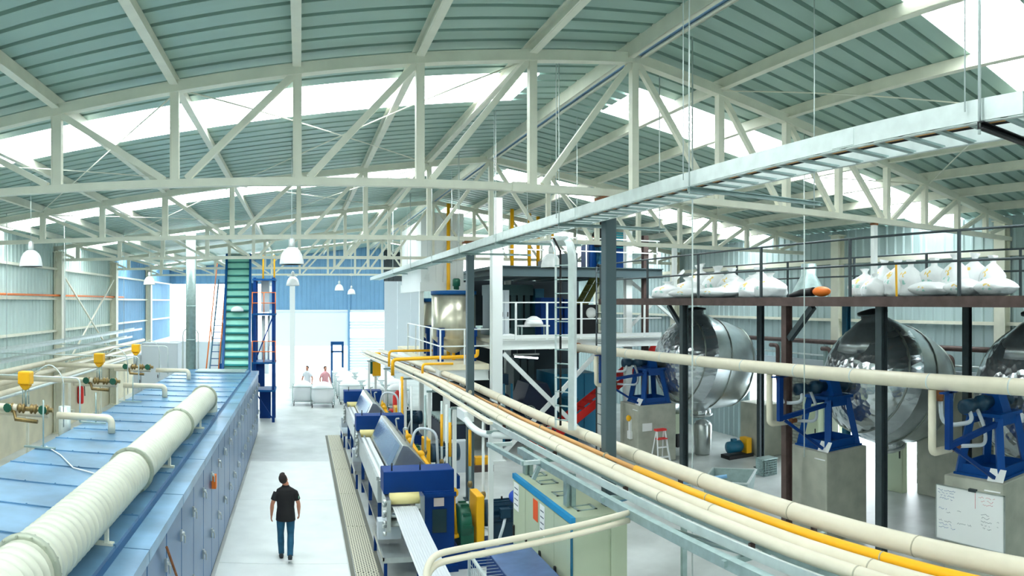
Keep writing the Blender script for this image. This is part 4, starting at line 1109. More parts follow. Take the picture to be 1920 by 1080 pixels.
def block(x0, x1, y0, y1, z, lab):
    return tag(M().box(x0, x1, y0, y1, 0, z).build('concrete_block', 'concrete', bevel=.02), lab, 'block', 'concrete blocks')
BL = [(10.35, 11.75, 19.6, 20.9, 1.87), (10.2, 11.45, 10.8, 12.1, 1.95), (10.3, 11.6, 6.47, 7.75, 2.0)]
BLAB = ['behind the red-topped stepladder', 'under the middle blue stand', 'with the whiteboard leaning on it']
for b, l in zip(BL, BLAB): block(*b, 'tall grey concrete block %s' % l)
block(14.3, 15.2, 18.2, 19.5, 1.75, 'tall concrete pillar behind the leftmost drum, by the small teal motor')
block(14.6, 15.4, 10.3, 11.9, 3.05, 'wide concrete pillar behind the middle drum, next to the doorway')
def stand(b, lab, pz):
    x0, x1, y0, y1, z = b; cx, cy = (x0+x1)/2+.05, (y0+y1)/2
    t = thing('drum_stand', lab, 'stand', (cx, cy, z), 'blue drum stands')
    B, T, H = .46, .30, 1.12
    M().box(cx-B-.08, cx+B+.08, cy-B-.08, cy+B+.08, z, z+.04).build('base_plate', 'blue_bright', t)
    M().box(cx-T-.1, cx+T+.1, cy-T-.1, cy+T+.1, z+H-.03, z+H+.03).build('top_plate', 'blue_bright', t)
    for sx in (-1, 1):
        for sy in (-1, 1):
            M().bar((cx+sx*B, cy+sy*B, z+.03), (cx+sx*T, cy+sy*T, z+H-.02), .14).build('leg', 'blue_bright', t)
    for sy in (-1, 1):
        M().prism([(cx-B, z+.04), (cx+B, z+.04), (cx+B-.03, z+.2), (cx-B+.03, z+.2)], 'y', cy+sy*B-.015, cy+sy*B+.015).build('skirt', 'blue_bright', t)
        M().prism([(cx-T-.07, z+H-.2), (cx+T+.07, z+H-.2), (cx+T+.05, z+H-.02), (cx-T-.05, z+H-.02)], 'y', cy+sy*(T+.03)-.015, cy+sy*(T+.03)+.015).build('gusset', 'blue_bright', t)
    for sx in (-1, 1):
        M().prism([(cy-B, z+.04), (cy+B, z+.04), (cy+B-.03, z+.2), (cy-B+.03, z+.2)], 'x', cx+sx*B-.015, cx+sx*B+.015).build('skirt', 'blue_bright', t)
    az = z+H+.22; RY = Matrix.Rotation(PI/2, 3, 'Y')
    M().prism([(cy-.3, z+H+.03), (cy+.3, z+H+.03), (cy+.17, az+.16), (cy-.17, az+.16)], 'x', cx-.12, cx+.16).build('bearing_housing', 'blue_bright', t)
    j = M().lathe([(.06, -1.0), (.13, -.98), (.13, -.72), (.09, -.7), (.09, -.5), (.15, -.48), (.15, -.3), (.11, -.28), (.11, .4), (.17, .42), (.17, .5), (.13, .52), (.13, .7)], (cx, cy, az), 18, RY)
    j.build('rotary_joint', 'motor', t)
    # bracket arm carrying the insulated pipe
    px = 9.2; y = y0+.35
    pz = pipez(y)
    a = M().box(px-.05, px+.05, y-.05, y+.05, z+H-.35, pz-.145)
    a.build('bracket_post', 'blue', t)
    M().bar((px, y, z+H-.3), (cx-.2, cy-.3, z+H-.12), .09).build('bracket_arm', 'blue', t)
    M().bar((px+.15, y, z+H-.36), (x0+.12, y0+.25, z+.06), .06).build('bracket_brace', 'blue', t)
    M().box(px-.2, px+.2, y-.05, y+.05, pz-.17, pz-.142).build('pipe_cradle', 'blue', t)
    # drop pipe, fittings and braided hoses
    yd = y+.35; zp = pipez(yd)
    M().pipe([(px, yd, zp-.135), (px, yd, z+H-.45), (px+.45, yd-.05, z+H-.45)], .07, 12, .1).build('drop_pipe', 'cream_pipe', t)
    M().tube([(px+.45, yd-.05, z+H-.45), (px+.7, yd-.05, z+H-.45)], .05, 10).lathe([(.07, -.03), (.07, .03)], (px+.55, yd-.05, z+H-.45), 8, RY).build('valve', 'rust', t)
    M().pipe([(px+.68, yd-.05, z+H-.45), (cx-.55, cy-.2, z+H-.5), (cx-.45, cy-.1, z+H-.2), (cx-.55, cy, az-.08)], .035, 10, .3).build('hose', 'panel_grey', t)
    M().pipe([(px+.35, yd+.1, az+.35), (px+.4, yd+.1, az-.3), (cx-.95, cy-.2, az-.25), (cx-.85, cy, az)], .04, 10, .25).build('hose', 'panel_grey', t)
    M().lathe([(.06, -.2), (.08, -.05), (.08, .05), (.05, .12)], (px+.35, yd+.1, az+.35), 10).build('valve', 'rust', t)
    t3 = thing('paper_tag', 'white paper tag on the base of the blue stand, %s' % lab.replace('blue splayed-leg stand ', '').split(',')[0], 'paper', (x0, y0, z))
    M().add([(x0-.012, y0+.38, z-.16), (x0-.012, y0+.04, z-.16), (x0+.2, y0+.04, z+.2), (x0+.2, y0+.38, z+.2), (x0-.006, y0+.38, z-.16), (x0-.006, y0+.04, z-.16), (x0+.206, y0+.04, z+.2), (x0+.206, y0+.38, z+.2)],
            [(0, 1, 2, 3), (7, 6, 5, 4), (0, 4, 5, 1), (1, 5, 6, 2), (2, 6, 7, 3), (3, 7, 4, 0)]).build('sheet', 'paper', t3)
def pipez(y): return 3.89-(y-5.4)*.0155
for b, l in zip(BL, ['farthest, beside the leftmost drum', 'beside the middle drum', 'at the right edge of view']):
    stand(b, 'blue splayed-leg stand %s' % l, 0)
t = thing('insulated_pipe', 'cream insulated pipe crossing in front of the drums at stand height', 'pipe', (9.2, 12, 3.6))
M().tube([(9.2, y, pipez(y)) for y in (2.5, 6, 10, 14, 18, 21.8)], .135, 20).build('pipe', 'cream_pipe', t)
for y in (5.6, 7.2, 9.0, 10.6, 12.4, 14.2, 16, 18, 20): M().tube([(9.2, y-.012, pipez(y)), (9.2, y+.012, pipez(y))], .14, 20).build('seam', 'galv_light', t)
M().tube([(9.2, 21.8, pipez(21.8)), (9.2, 21.95, pipez(21.8))], .17, 16).build('end_flange', 'rust', t)
# whiteboard with handwriting
t = thing('whiteboard', 'whiteboard with faint handwritten notes leaning on the right concrete block', 'whiteboard', (10.18, 7.15, .8))
M().box(10.265, 10.29, 6.42, 7.9, .82, 1.8).build('board', 'paper', t)
M().box(10.258, 10.3, 6.41, 6.43, .81, 1.81).box(10.258, 10.3, 7.89, 7.91, .81, 1.81).box(10.258, 10.3, 6.41, 7.91, .81, .825).box(10.258, 10.3, 6.41, 7.91, 1.795, 1.81).build('frame', 'steel', t)
M().box(10.24, 10.3, 7.0, 7.16, 1.79, 1.84).build('clip', 'dark_steel', t)
mk('ink_blue', lin(70, 110, 170), .8); mk('ink_red', lin(220, 120, 130), .8)
def scribble(x, y0, y1, z, m, h=.018):
    s = M(); y = y1; rnd = random.Random(int(z*1000+y0*77))
    pts = []
    while y > y0:
        pts.append((x, y, z+rnd.uniform(-h, h))); y -= rnd.uniform(.012, .028)
        if rnd.random() < .16 and len(pts) > 2: s.tube(pts, .0028, 4); pts = []; y -= .025
    if len(pts) > 1: s.tube(pts, .0028, 4)
    return s
for k, (a, b, z, m_) in enumerate(((7.45, 7.86, 1.72, 'ink_blue'), (7.5, 7.86, 1.67, 'ink_blue'), (7.44, 7.8, 1.62, 'ink_blue'), (7.5, 7.82, 1.57, 'ink_blue'), (7.66, 7.84, 1.38, 'ink_blue'), (7.3, 7.42, 1.38, 'ink'), (7.55, 7.66, 1.33, 'ink'),
                                   (7.54, 7.84, 1.16, 'ink'), (7.5, 7.84, 1.1, 'ink_blue'), (7.46, 7.84, 1.04, 'ink_blue'), (7.1, 7.42, 1.17, 'ink'), (6.68, 6.9, 1.42, 'ink'), (6.7, 6.88, 1.36, 'ink'), (6.66, 6.9, 1.3, 'ink'), (6.7, 6.9, 1.24, 'ink'), (6.68, 6.86, 1.18, 'ink'), (6.52, 6.56, 1.34, 'ink'), (6.52, 6.56, 1.26, 'ink'), (6.6, 6.95, 1.72, 'ink_red'), (6.62, 6.9, 1.66, 'ink_red'), (6.64, 6.86, 1.6, 'ink_red'))):
    scribble(10.263, a, b, z, m_).build('handwriting', m_, t)
M().box(10.26, 10.265, 7.02, 7.026, 1.5, 1.78).build('ruled_line', 'ink_red', t)
mk('leftover', lin(220, 224, 226), .6)

# platform over the drums
PXA, PXB, PYA, PYB, PZ = 9.55, 13.6, 4.2, 20.9, 5.3
t = thing('upper_platform', 'brown steel platform carrying the white sacks above the drums', 'platform', (11.5, 12, 5.1))
M().box(PXA, PXA+.1, PYA, PYB, PZ-.03, PZ).box(PXA, PXA+.02, PYA, PYB, PZ-.17, PZ-.03).box(PXA, PXA+.1, PYA, PYB, PZ-.19, PZ-.17).build('front_beam', 'brown_steel', t)
M().box(PXB-.1, PXB, PYA, PYB, PZ-.19, PZ).build('rear_beam', 'brown_steel', t)
M().box(PXA+.1, PXB-.1, PYA, PYB, PZ-.03, PZ).build('deck_plate', 'dark_steel', t)
y = PYA+.2
while y < PYB:
    M().box(PXA+.1, PXB-.1, y-.05, y+.05, PZ-.15, PZ-.03).build('joist', 'brown_steel', t); y += 2.0
for k, (x, y, m_) in enumerate(((9.72, 15.8, 'dark_steel'), (9.72, 11.55, 'brown_steel'), (9.9, 8.95, 'dark_steel'), (13.4, 17.2, 'dark_steel'), (13.4, 9.4, 'dark_steel'), (9.72, 20.6, 'brown_steel'), (13.4, 13.4, 'teal_blue'))):
    p = thing('platform_post', '%s steel post under the sack platform, %s' % (['dark', 'brown', 'dark', 'dark', 'black', 'brown', 'blue'][k], ['in front of the leftmost drum', 'left of the middle blue stand', 'in front of the middle drum', 'right of the leftmost drum', 'between middle drum and right drum', 'at the platform stair end', 'with floor plate, in the bright doorway'][k]), 'post', (x, y, 0), 'platform posts')
    M().box(x-.09, x-.07, y-.08, y+.08, 0, PZ-.19).box(x+.07, x+.09, y-.08, y+.08, 0, PZ-.19).box(x-.07, x+.07, y-.015, y+.015, 0, PZ-.19).build('post', m_, p)
    M().box(x-.16, x+.16, y-.16, y+.16, 0, .025).build('base_plate', m_, p)
    if k in (1, ): M().bar((x, y-.1, 4.4), (x, y-.85, 5.1), .12).build('knee_brace', 'dark_steel', p)
    if k == 0: M().bar((x, y+.1, 4.5), (x, y+.8, 5.1), .1).build('knee_brace', 'dark_steel', p)
def railing(x, ys, posts, z0, hs, lab, m='dark_steel', r=.022):
    t = thing('handrail', lab, 'handrail', (x, (ys[0]+ys[1])/2, z0), 'platform handrails')
    for h in hs: M().tube([(x, ys[0], z0+h), (x, ys[1], z0+h)], r, 8).build('rail', m, t)
    for y in posts: M().box(x-.025, x+.025, y-.025, y+.025, z0, z0+hs[0]).build('rail_post', m, t)
railing(9.6, (4.2, 20.9), [4.4, 6.9, 9.5, 12.3, 14.9, 17.6, 20.85], PZ, (1.12, .6), 'dark handrail along the front edge of the sack platform')
railing(13.5, (4.2, 20.9), [5, 8, 10.7, 13.2, 16, 18.6, 20.85], PZ, (1.1, .6), 'dark handrail along the rear edge of the sack platform')
t = thing('hanger_post', 'thin white square post with rusty top rising from the platform to the nearest truss', 'post', (10.4, 9.6, PZ))
M().box(10.35, 10.45, 9.55, 9.65, PZ, BZ-.1).build('post', 'white_steel', t)
M().box(10.34, 10.46, 9.54, 9.66, BZ-.1, BZ-.06).build('rusty_weld', 'rust', t)
tag(M().box(10.6-.06+.0, 10.6+.06, 17.71, 17.83, PZ, BZ-.06).build('hanger_post', 'white_steel'), 'white post from the platform to the second truss', 'post')

# woven sacks
def sack_mat():
    m = mat('sack', lin(244, 247, 247), .7, bump=.5, scale=5, bdist=.05)
    nt = m.node_tree; b = nt.nodes['Principled BSDF']; tc = nt.nodes.new('ShaderNodeTexCoord')
    # printed yellow emblem and green lines, fixed to each sack
    def dist(c, s):
        mp = nt.nodes.new('ShaderNodeMapping'); mp.vector_type = 'POINT'; mp.inputs['Location'].default_value = [-c[i]*s[i] for i in range(3)]; mp.inputs['Scale'].default_value = s
        nt.links.new(tc.outputs['Generated'], mp.inputs[0]); l = nt.nodes.new('ShaderNodeVectorMath'); l.operation = 'LENGTH'; nt.links.new(mp.outputs[0], l.inputs[0])
        return l.outputs['Value']
    nz = nt.nodes.new('ShaderNodeTexNoise'); nz.inputs['Scale'].default_value = 9; nt.links.new(tc.outputs['Generated'], nz.inputs['Vector'])
    def lt(v, t): q = nt.nodes.new('ShaderNodeMath'); q.operation = 'LESS_THAN'; nt.links.new(v, q.inputs[0]); q.inputs[1].default_value = t; return q.outputs[0]
    def mul(a, c): q = nt.nodes.new('ShaderNodeMath'); q.operation = 'MULTIPLY'; nt.links.new(a, q.inputs[0]); nt.links.new(c, q.inputs[1]); return q.outputs[0]
    yel = mul(lt(dist((.08, .5, .58), (.35, 1, 1)), .11), lt(nz.outputs[0], .5))
    grn = mul(lt(dist((.05, .5, .38), (.3, .8, 2.2)), .15), lt(nz.outputs[0], .45))
    m1 = nt.nodes.new('ShaderNodeMixRGB'); m1.inputs[1].default_value = (*lin(244, 247, 247), 1); m1.inputs[2].default_value = (*lin(244, 212, 120), 1); nt.links.new(yel, m1.inputs[0])
    m2 = nt.nodes.new('ShaderNodeMixRGB'); nt.links.new(m1.outputs[0], m2.inputs[1]); m2.inputs[2].default_value = (*lin(170, 222, 210), 1); nt.links.new(grn, m2.inputs[0])
    nt.links.new(m2.outputs[0], b.inputs['Base Color']); return m
MT['sack'] = sack_mat()
def sack(x, y, z, w_, d_, h_, seed, lab, grp, kind='stand', lean=0):
    rnd = random.Random(seed); off = Vector((rnd.uniform(0, 50),)*3); m = M(); n = 22; mm = 16; vs = []
    def P(u, v, zz): return Vector((x+u, y+v+lean*zz, z+zz))
    if kind == 'stand':
        for i in range(mm+1):
            f = i/mm
            if f < .8: rr = (1-abs(f/.8*2-.7)**2.6*.17) if f > .28 else (.82+.18*min(1, f/.12)**.6)
            else: rr = 1
            prof = .9+.12*math.sin(PI*min(f/.6, 1)) if f < .45 else max(.12, .97*math.cos((f-.45)/.42*PI/2) if f < .86 else .12)
            if f > .84: prof = .14+(.22*(f-.84)/.16)
            if f < .06: prof *= .75+4*f
            for k in range(n):
                a = 2*PI*k/n; ca, sa = math.cos(a), math.sin(a)
                ex = abs(ca)**.75*(1 if ca > 0 else -1); ey = abs(sa)**.75*(1 if sa > 0 else -1)
                p = Vector((ex*d_/2*prof, ey*w_/2*prof, f*h_)); nn = 1+.2*noise.noise(p*3.2+off)+.12*noise.noise(p*8+off)
                vs.append(P(p.x*nn, p.y*nn, p.z*(1+.05*noise.noise(p*2+off))))
    else:
        for i in range(mm+1):
            f = -1+2*i/mm; pr = (1-abs(f)**3.2)**.5 if abs(f) < 1 else 0
            pr = max(pr, .06)
            for k in range(n):
                a = 2*PI*k/n; ca, sa = math.cos(a), math.sin(a)
                p = Vector((ca*d_/2*(.75+.25*pr), f*w_/2, 0)); p.z = h_/2*(1+sa*pr)
                nn = noise.noise(Vector((p.x, p.y, p.z))*4+off)
                vs.append(P(p.x*(1+.15*nn), p.y, max(0, p.z*(1+.12*nn))))
    fs = [(i*n+k, i*n+(k+1) % n, (i+1)*n+(k+1) % n, (i+1)*n+k) for i in range(mm) for k in range(n)]
    fs += [tuple(reversed(range(n))), tuple(mm*n+k for k in range(n))]
    m.add(vs, fs, True); o = m.build('woven_sack', 'sack')
    tag(o, lab, 'sack', grp)
    return o
def psack(px, wpx, ytop, X, seed, lab, grp, kind='stand', lean=0):
    th = (px-PX0)/F; y = X/math.tan(th); s = X/math.sin(th)
    h_ = PZ+.0; top = CAMZ+(HY-ytop)/F*s; w_ = wpx/F*s/math.sin(th)*.92
    sack(X, y, PZ, min(w_, 1.5), .62, max(top-PZ, .25), seed, lab, grp, kind, lean)
GL, GR_ = 'left heap of white woven sacks', 'right heap of white woven sacks'
LS = [(1252, 48, 528, 10.5, 'stand', 'leftmost sack of the left heap, small and tied'), (1292, 70, 541, 10.15, 'lie', 'sack lying flat in front of the left heap, left one'), (1345, 62, 539, 10.15, 'lie', 'sack lying flat in front of the left heap, right one'),
      (1290, 56, 520, 11.0, 'stand', 'left heap sack with yellow-green print behind the tied one'), (1312, 44, 496, 11.7, 'stand', 'tallest peaked sack of the left heap'), (1345, 44, 499, 11.6, 'stand', 'rounded sack right of the tallest in the left heap'),
      (1372, 40, 503, 11.3, 'stand', 'left heap sack just left of the rail post'), (1375, 44, 520, 10.6, 'stand', 'front upright sack left of the gap in the left heap'), (1412, 36, 516, 10.5, 'stand', 'narrow upright sack between two leaning ones'),
      (1425, 56, 500, 11.6, 'stand', 'wide sack at the back of the left heap right end'), (1444, 40, 512, 10.4, 'stand', 'rightmost sack of the left heap, with bold yellow emblem')]
for k, (px, wp, yt, X, kd, lb) in enumerate(LS): psack(px, wp, yt, X, 100+k, lb+', white woven', GL, kd)
RS_ = [(1622, 36, 504, 10.9, 'stand', 'leftmost leaning sack of the right heap'), (1640, 34, 512, 10.3, 'stand', 'sack behind the thin white post'), (1658, 34, 488, 10.9, 'stand', 'tied sack with green print left of the yellow stick'),
       (1684, 36, 486, 10.6, 'stand', 'sack behind the yellow stick'), (1708, 38, 487, 10.7, 'stand', 'tied sack right of the yellow stick'), (1752, 52, 484, 11.0, 'stand', 'broad sack with an orange emblem'),
       (1792, 44, 474, 10.7, 'stand', 'wrinkled sack wrapped like a bundle'), (1828, 50, 476, 11.1, 'stand', 'sack right of the dark rail post with orange emblem'), (1862, 40, 478, 11.0, 'stand', 'tall tied sack at the right end of the heap'),
       (1745, 62, 528, 10.1, 'lie', 'sack lying in front of the right heap, left one'), (1808, 56, 524, 10.1, 'lie', 'sack lying in front of the right heap, middle one'), (1868, 66, 522, 10.15, 'lie', 'sack lying in front of the right heap, right one')]
for k, (px, wp, yt, X, kd, lb) in enumerate(RS_): psack(px, wp, yt, X, 200+k, lb+', white woven', GR_, kd)
t = thing('steel_funnel', 'small steel funnel hood standing on the sack platform between the heaps', 'funnel', (12.2, 14.1, PZ))
M().lathe([(.5, 0), (.5, .05), (.2, .6), (.2, .9), (.17, .9)], (12.2, 13.6, PZ), 20).build('cone', 'galv', t)
t = thing('blower', 'black and orange blower lying on the platform between the sack heaps', 'tool', (10.2, 11.2, PZ))
M().tube([(10.1, 11.9, PZ+.04), (10.1, 11.5, PZ+.1), (10.1, 11.1, PZ+.12)], [.04, .08, .1], 12).build('tube', 'black', t)
M().ell((10.1, 10.85, PZ+.12), (.13, .26, .11), 16, 10).build('motor_cap', 'orange', t)
tag(M().bar((10.0, 8.65, PZ), (10.02, 8.68, 5.95), .03).build('wooden_stick', 'yellow'), 'yellowish stick standing among the right heap of sacks', 'stick')

# small things at floor level on the right
def stepladder(x, y):
    t = thing('stepladder', 'small white stepladder with red top and red tray', 'stepladder', (x, y, 0))
    w2 = .2
    for sx in (-1, 1):
        M().bar((x+sx*w2*1.15, y-.25, 0), (x+sx*w2*.7, y, 1.12), .035, .05).build('front_leg', 'white', t)
        M().bar((x+sx*w2*1.1, y+.3, 0), (x+sx*w2*.65, y+.06, 1.08), .03, .03).build('rear_leg', 'white', t)
    for k, z in enumerate((.3, .6)): M().cbox((x, y-.25+z*.22, z), (.4-.07*k, .12, .025)).build('step', 'white', t)
    M().cbox((x, y-.04, .86), (.34, .2, .035)).build('tray', 'red', t)
    M().cbox((x, y+.03, 1.13), (.36, .2, .06)).build('top_cap', 'red', t)
stepladder(10.95, 19.2)
t = thing('metal_bin', 'open galvanised bin with sloping white side on the floor, right of the rack', 'bin', (10.1, 14.2, 0))
A, B, C_, D = Vector((9.97, 13.3, 0)), Vector((11.0, 14.3, 0)), Vector((10.2, 15.1, 0)), Vector((9.2, 14.1, 0))
cen = (A+B+C_+D)/4
def ring4(z, k): return [Vector((cen.x+(p.x-cen.x)*k, cen.y+(p.y-cen.y)*k, z)) for p in (A, B, C_, D)]
o1, i1, b1, ib = ring4(.85, 1), ring4(.85, .93), ring4(0, .8), ring4(.25, .78)
m = M(); m.add(o1+i1+b1+ib, [(0, 1, 5, 4), (1, 2, 6, 5), (2, 3, 7, 6), (3, 0, 4, 7), (0, 8, 9, 1), (1, 9, 10, 2), (2, 10, 11, 3), (3, 11, 8, 0), (4, 5, 13, 12), (5, 6, 14, 13), (6, 7, 15, 14), (7, 4, 12, 15), (12, 13, 14, 15), (8, 11, 10, 9)])
m.build('bin_shell', 'galv', t)
r = M()
for k in range(4): r.bar(o1[k], o1[(k+1) % 4], .05, .03)
r.build('rim', 'galv_light', t)
t = thing('wire_crate', 'small grey wire crate on the bright floor behind the bin', 'crate', (13.0, 16.4, 0))
m = M()
for k in range(9): m.box(12.75+k*.062, 12.756+k*.062, 16.2, 16.206, 0, .5); m.box(12.75, 12.756, 16.2+k*.05, 16.206+k*.05, 0, .5)
for k in range(8): m.box(12.75, 13.25, 16.2, 16.206, k*.07, k*.07+.006); m.box(12.75, 12.756, 16.2, 16.6, k*.07, k*.07+.006)
m.box(13.25, 13.256, 16.2, 16.6, 0, .5).box(12.75, 13.25, 16.6, 16.606, 0, .5).box(12.75, 13.25, 16.2, 16.6, 0, .01)
m.build('wire_sides', 'galv', t)
M().box(12.73, 13.27, 16.18, 16.62, .49, .51).build('lid', 'galv', t)
t = thing('teal_pump', 'teal motor with yellow guard on a black base by the far concrete pillar', 'pump', (13.7, 19.0, 0))
RY = Matrix.Rotation(PI/2, 3, 'Y')
M().box(13.2, 14.2, 18.6, 19.1, 0, .12).build('base', 'black', t)
M().lathe([(.05, 0), (.19, .02), (.2, .5), (.16, .54), (.1, .6)], (13.3, 18.85, .36), 18, RY).build('motor', 'teal_motor' if 'teal_motor' in MT else 'teal_blue', t)
M().box(13.95, 14.15, 18.65, 19.05, .12, .62).build('guard', 'yellow', t)
M().cbox((13.55, 18.85, .58), (.16, .14, .1)).build('terminal_box', 'teal_blue', t)
t = thing('vacuum_vessel', 'low steel vessel on a cream skid under the leftmost drum', 'vessel', (12.4, 21.5, 0))
M().box(12.0, 13.0, 21.2, 21.8, .5, 1.2).build('skid', 'cabinet', t)
M().lathe([(.1, 0), (.3, .05), (.32, .9), (.1, 1.0)], (12.0, 21.5, 1.5), 18, RY).build('cylinder', 'steel', t)
M().box(12.1, 12.2, 21.25, 21.75, 0, .5).build('foot', 'black', t); M().box(12.8, 12.9, 21.25, 21.75, 0, .5).build('foot', 'black', t)
t = thing('steel_canister', 'upright steel canister standing below the leftmost drum', 'vessel', (13.1, 19.6, 0))
M().lathe([(.26, 0), (.3, .05), (.32, 1.0), (.25, 1.12), (.1, 1.18)], (13.0, 19.9, 0), 20).build('shell', 'steel', t)
cab(14.35, 14.55, 12.2, 12.9, 2.1, 'cabinet', 'narrow pale green cabinet standing in the bright right doorway', 1, face='x')
cab(15.0, 15.4, 16.3, 17.0, 2.1, 'cabinet', 'pale green cabinet against the brick plinth behind the middle stand', 1, face='x')
t = thing('hanging_flask', 'yellow flask with a white strap hanging on the left concrete block', 'flask', (10.33, 20.3, 1.2))
M().ell((10.26, 20.1, 1.42), (.08, .1, .1), 12, 8).build('cap', 'yellow', t)
M().box(10.28, 10.35, 20.05, 20.15, 1.0, 1.4).build('strap', 'white', t)
M().box(10.27, 10.35, 20.0, 20.22, .75, 1.0).build('card', 'paper', t)
t = thing('paper_sheet', 'pale paper sheet stuck on the face of the left concrete block', 'paper', (10.6, 19.59, 1.1))
M().box(10.5, 10.85, 19.585, 19.598, 1.05, 1.3).build('sheet', 'paper', t)
# brown process pipes along the right wall
t = thing('process_pipe', 'brown steel pipe along the right wall behind the drums, with dropping loops', 'pipe', (15.2, 15, 3.8))
M().tube([(15.1, 3, 3.97), (15.1, 24, 3.9)], .075, 12).build('pipe', 'brown_steel', t)
for y in (6.3, 11.0, 15.7, 18.3): M().pipe([(15.0, y+.4, 3.72), (15.0, y, 3.72), (15.0, y, 3.1)], .07, 10, .15).build('drop', 'brown_steel', t)
tag(M().tube([(15.2, 3, 3.45), (15.2, 24, 3.5)], .03, 8).build('wall_conduit', 'galv_light'), 'thin pale conduit along the right wall below the brown pipe', 'conduit')
tag(M().box(15.25, 15.42, 3, 24, 3.05, 3.3).build('wall_trunking', 'panel_grey'), 'pale flat trunking along the right wall behind the drums', 'trunking')
for y in (4.5, 8.2, 16.0, 18.35): 
    tag(M().box(15.02, 15.14, y-.05, y+.05, 0, 3.82).build('pipe_support', 'galv'), 'grey upright under the brown wall pipe, %s' % {4.5: 'nearest', 8.2: 'right of the middle drum', 16.0: 'beside the bright doorway', 18.35: 'farthest'}[y], 'post', 'wall pipe supports')

# ---------------------------------------------------------------- mezzanine block
def wcol(x, y, z1, w_, lab, m='white_steel', nm='white_column', z0=0):
    t = thing(nm, lab, 'column', (x, y, z0), 'mezzanine columns')
    M().box(x-w_/2, x+w_/2, y-w_/2, y-w_/2+.03, z0, z1).box(x-w_/2, x+w_/2, y+w_/2-.03, y+w_/2, z0, z1).box(x-w_*.42, x+w_*.42, y-w_/2+.03, y+w_/2-.03, z0, z1).build('shaft', m, t)
    M().box(x-w_/2-.1, x+w_/2+.1, y-w_/2-.1, y+w_/2+.1, z0, z0+.04).build('base_plate', m, t)
    return t
wcol(6.33, 21.9, 8.6, .34, 'thick white steel column at the front corner of the mezzanine')
wcol(10.15, 21.9, 3.6, .26, 'white column of the mezzanine just behind the dark square column')
wcol(11.35, 22.3, 7.75, .24, 'white column at the right end of the mezzanine, right of the red stair top')
wcol(12.0, 22.2, 7.6, .2, 'rusty brown column behind the platform stair', 'brown_steel', 'brown_column')
wcol(9.2, 30.0, 8.2, .26, 'white column standing deep inside the mezzanine')
wcol(4.75, 22.3, 2.6, .2, 'short white column carrying the vat deck corner')
t = thing('mezzanine_deck', 'white-beamed mezzanine floor with white handrail, behind the long rack', 'mezzanine', (9, 26, 3.6))
def ibeam(m, x0, x1, y, z0, z1, w_=.16):
    m.box(x0, x1, y-w_/2, y+w_/2, z1-.03, z1).box(x0, x1, y-w_/2, y+w_/2, z0, z0+.03).box(x0, x1, y-.02, y+.02, z0+.03, z1-.03)
m = M(); ibeam(m, 6.5, 12.6, 21.9, 3.62, 3.95); m.build('front_beam', 'white_steel', t)
M().box(6.2, 12.6, 22.0, 31, 3.85, 3.95).build('deck', 'concrete', t)
for x in (6.4, 8.3, 10.2, 12.4): M().box(x-.06, x+.06, 22.0, 31, 3.6, 3.85).build('joist', 'white_steel', t)
for z in (5.18, 4.62): M().box(6.5, 12.5, 21.86, 21.9, z-.02, z+.02).build('handrail', 'white_steel', t)
M().box(6.5, 12.5, 21.86, 21.88, 3.97, 4.1).build('toe_board', 'white_steel', t)
for k, x in enumerate((7.0, 8.1, 9.35, 10.6, 11.8)): M().box(x-.03, x+.03, 21.84, 21.9, 3.95, 5.18).build('rail_post', 'white_steel', t)
t = thing('upper_deck', 'dark grey edged upper floor of the mezzanine with white rail', 'mezzanine', (9, 26, 6))
m = M(); ibeam(m, 6.5, 12.6, 22.0, 6.05, 6.4, .2); m.build('front_beam', 'grey_paint', t)
M().box(6.3, 12.6, 22.1, 31, 6.3, 6.4).build('deck', 'grey_paint', t)
for k in range(6): M().box(6.5+k*1.1, 6.6+k*1.1, 22.1, 31, 6.12, 6.3).build('joist', 'grey_paint', t)
for z in (6.95, 7.4): M().box(6.5, 12.5, 22.0, 22.03, z-.02, z+.02).build('handrail', 'white_steel', t)
for x in (6.6, 8.0, 9.6, 11.2, 12.4): M().box(x-.02, x+.02, 22.0, 22.04, 6.4, 7.4).build('rail_post', 'white_steel', t)
def brace(p, q, lab, w_=.13):
    tag(M().bar(p, q, w_, w_*.8).build('diagonal_brace', 'white_steel'), lab, 'brace', 'mezzanine braces')
t = thing('diagonal_brace', 'large crossed white braces below the mezzanine front beam', 'brace', (8.2, 21.9, 0))
M().bar((6.55, 21.8, 3.5), (9.92, 21.8, .2), .14, .1, up=(0, 1, 0)).build('brace_bar', 'white_steel', t)
M().bar((9.92, 21.92, 3.4), (6.55, 21.92, .2), .14, .1, up=(0, 1, 0)).build('brace_bar', 'white_steel', t)
t = thing('diagonal_brace', 'crossed white braces behind the sack platform, upper mezzanine level', 'brace', (11.4, 22.6, 4))
M().bar((11.5, 22.5, 6.0), (13.9, 22.5, 4.2), .1, .1, up=(0, 1, 0)).build('brace_bar', 'white_steel', t)
M().bar((13.9, 22.6, 6.4), (11.5, 22.6, 4.2), .1, .1, up=(0, 1, 0)).build('brace_bar', 'white_steel', t)
# red stair
t = thing('red_stair', 'bright red open steel stair rising rightward under the mezzanine', 'stair', (10.2, 23, 0))
for y in (22.65, 23.55):
    M().bar((8.1, y, .1), (12.0, y, 2.75), .06, .26).build('stringer', 'red', t)
for k in range(12):
    f = (k+.6)/12; M().cbox((8.1+3.9*f, 23.1, .12+2.65*f), (.27, .86, .04)).build('tread', 'red', t)
M().bar((12.0, 22.65, 2.7), (12.9, 22.65, 3.9), .06, .24).build('stringer', 'red', t)
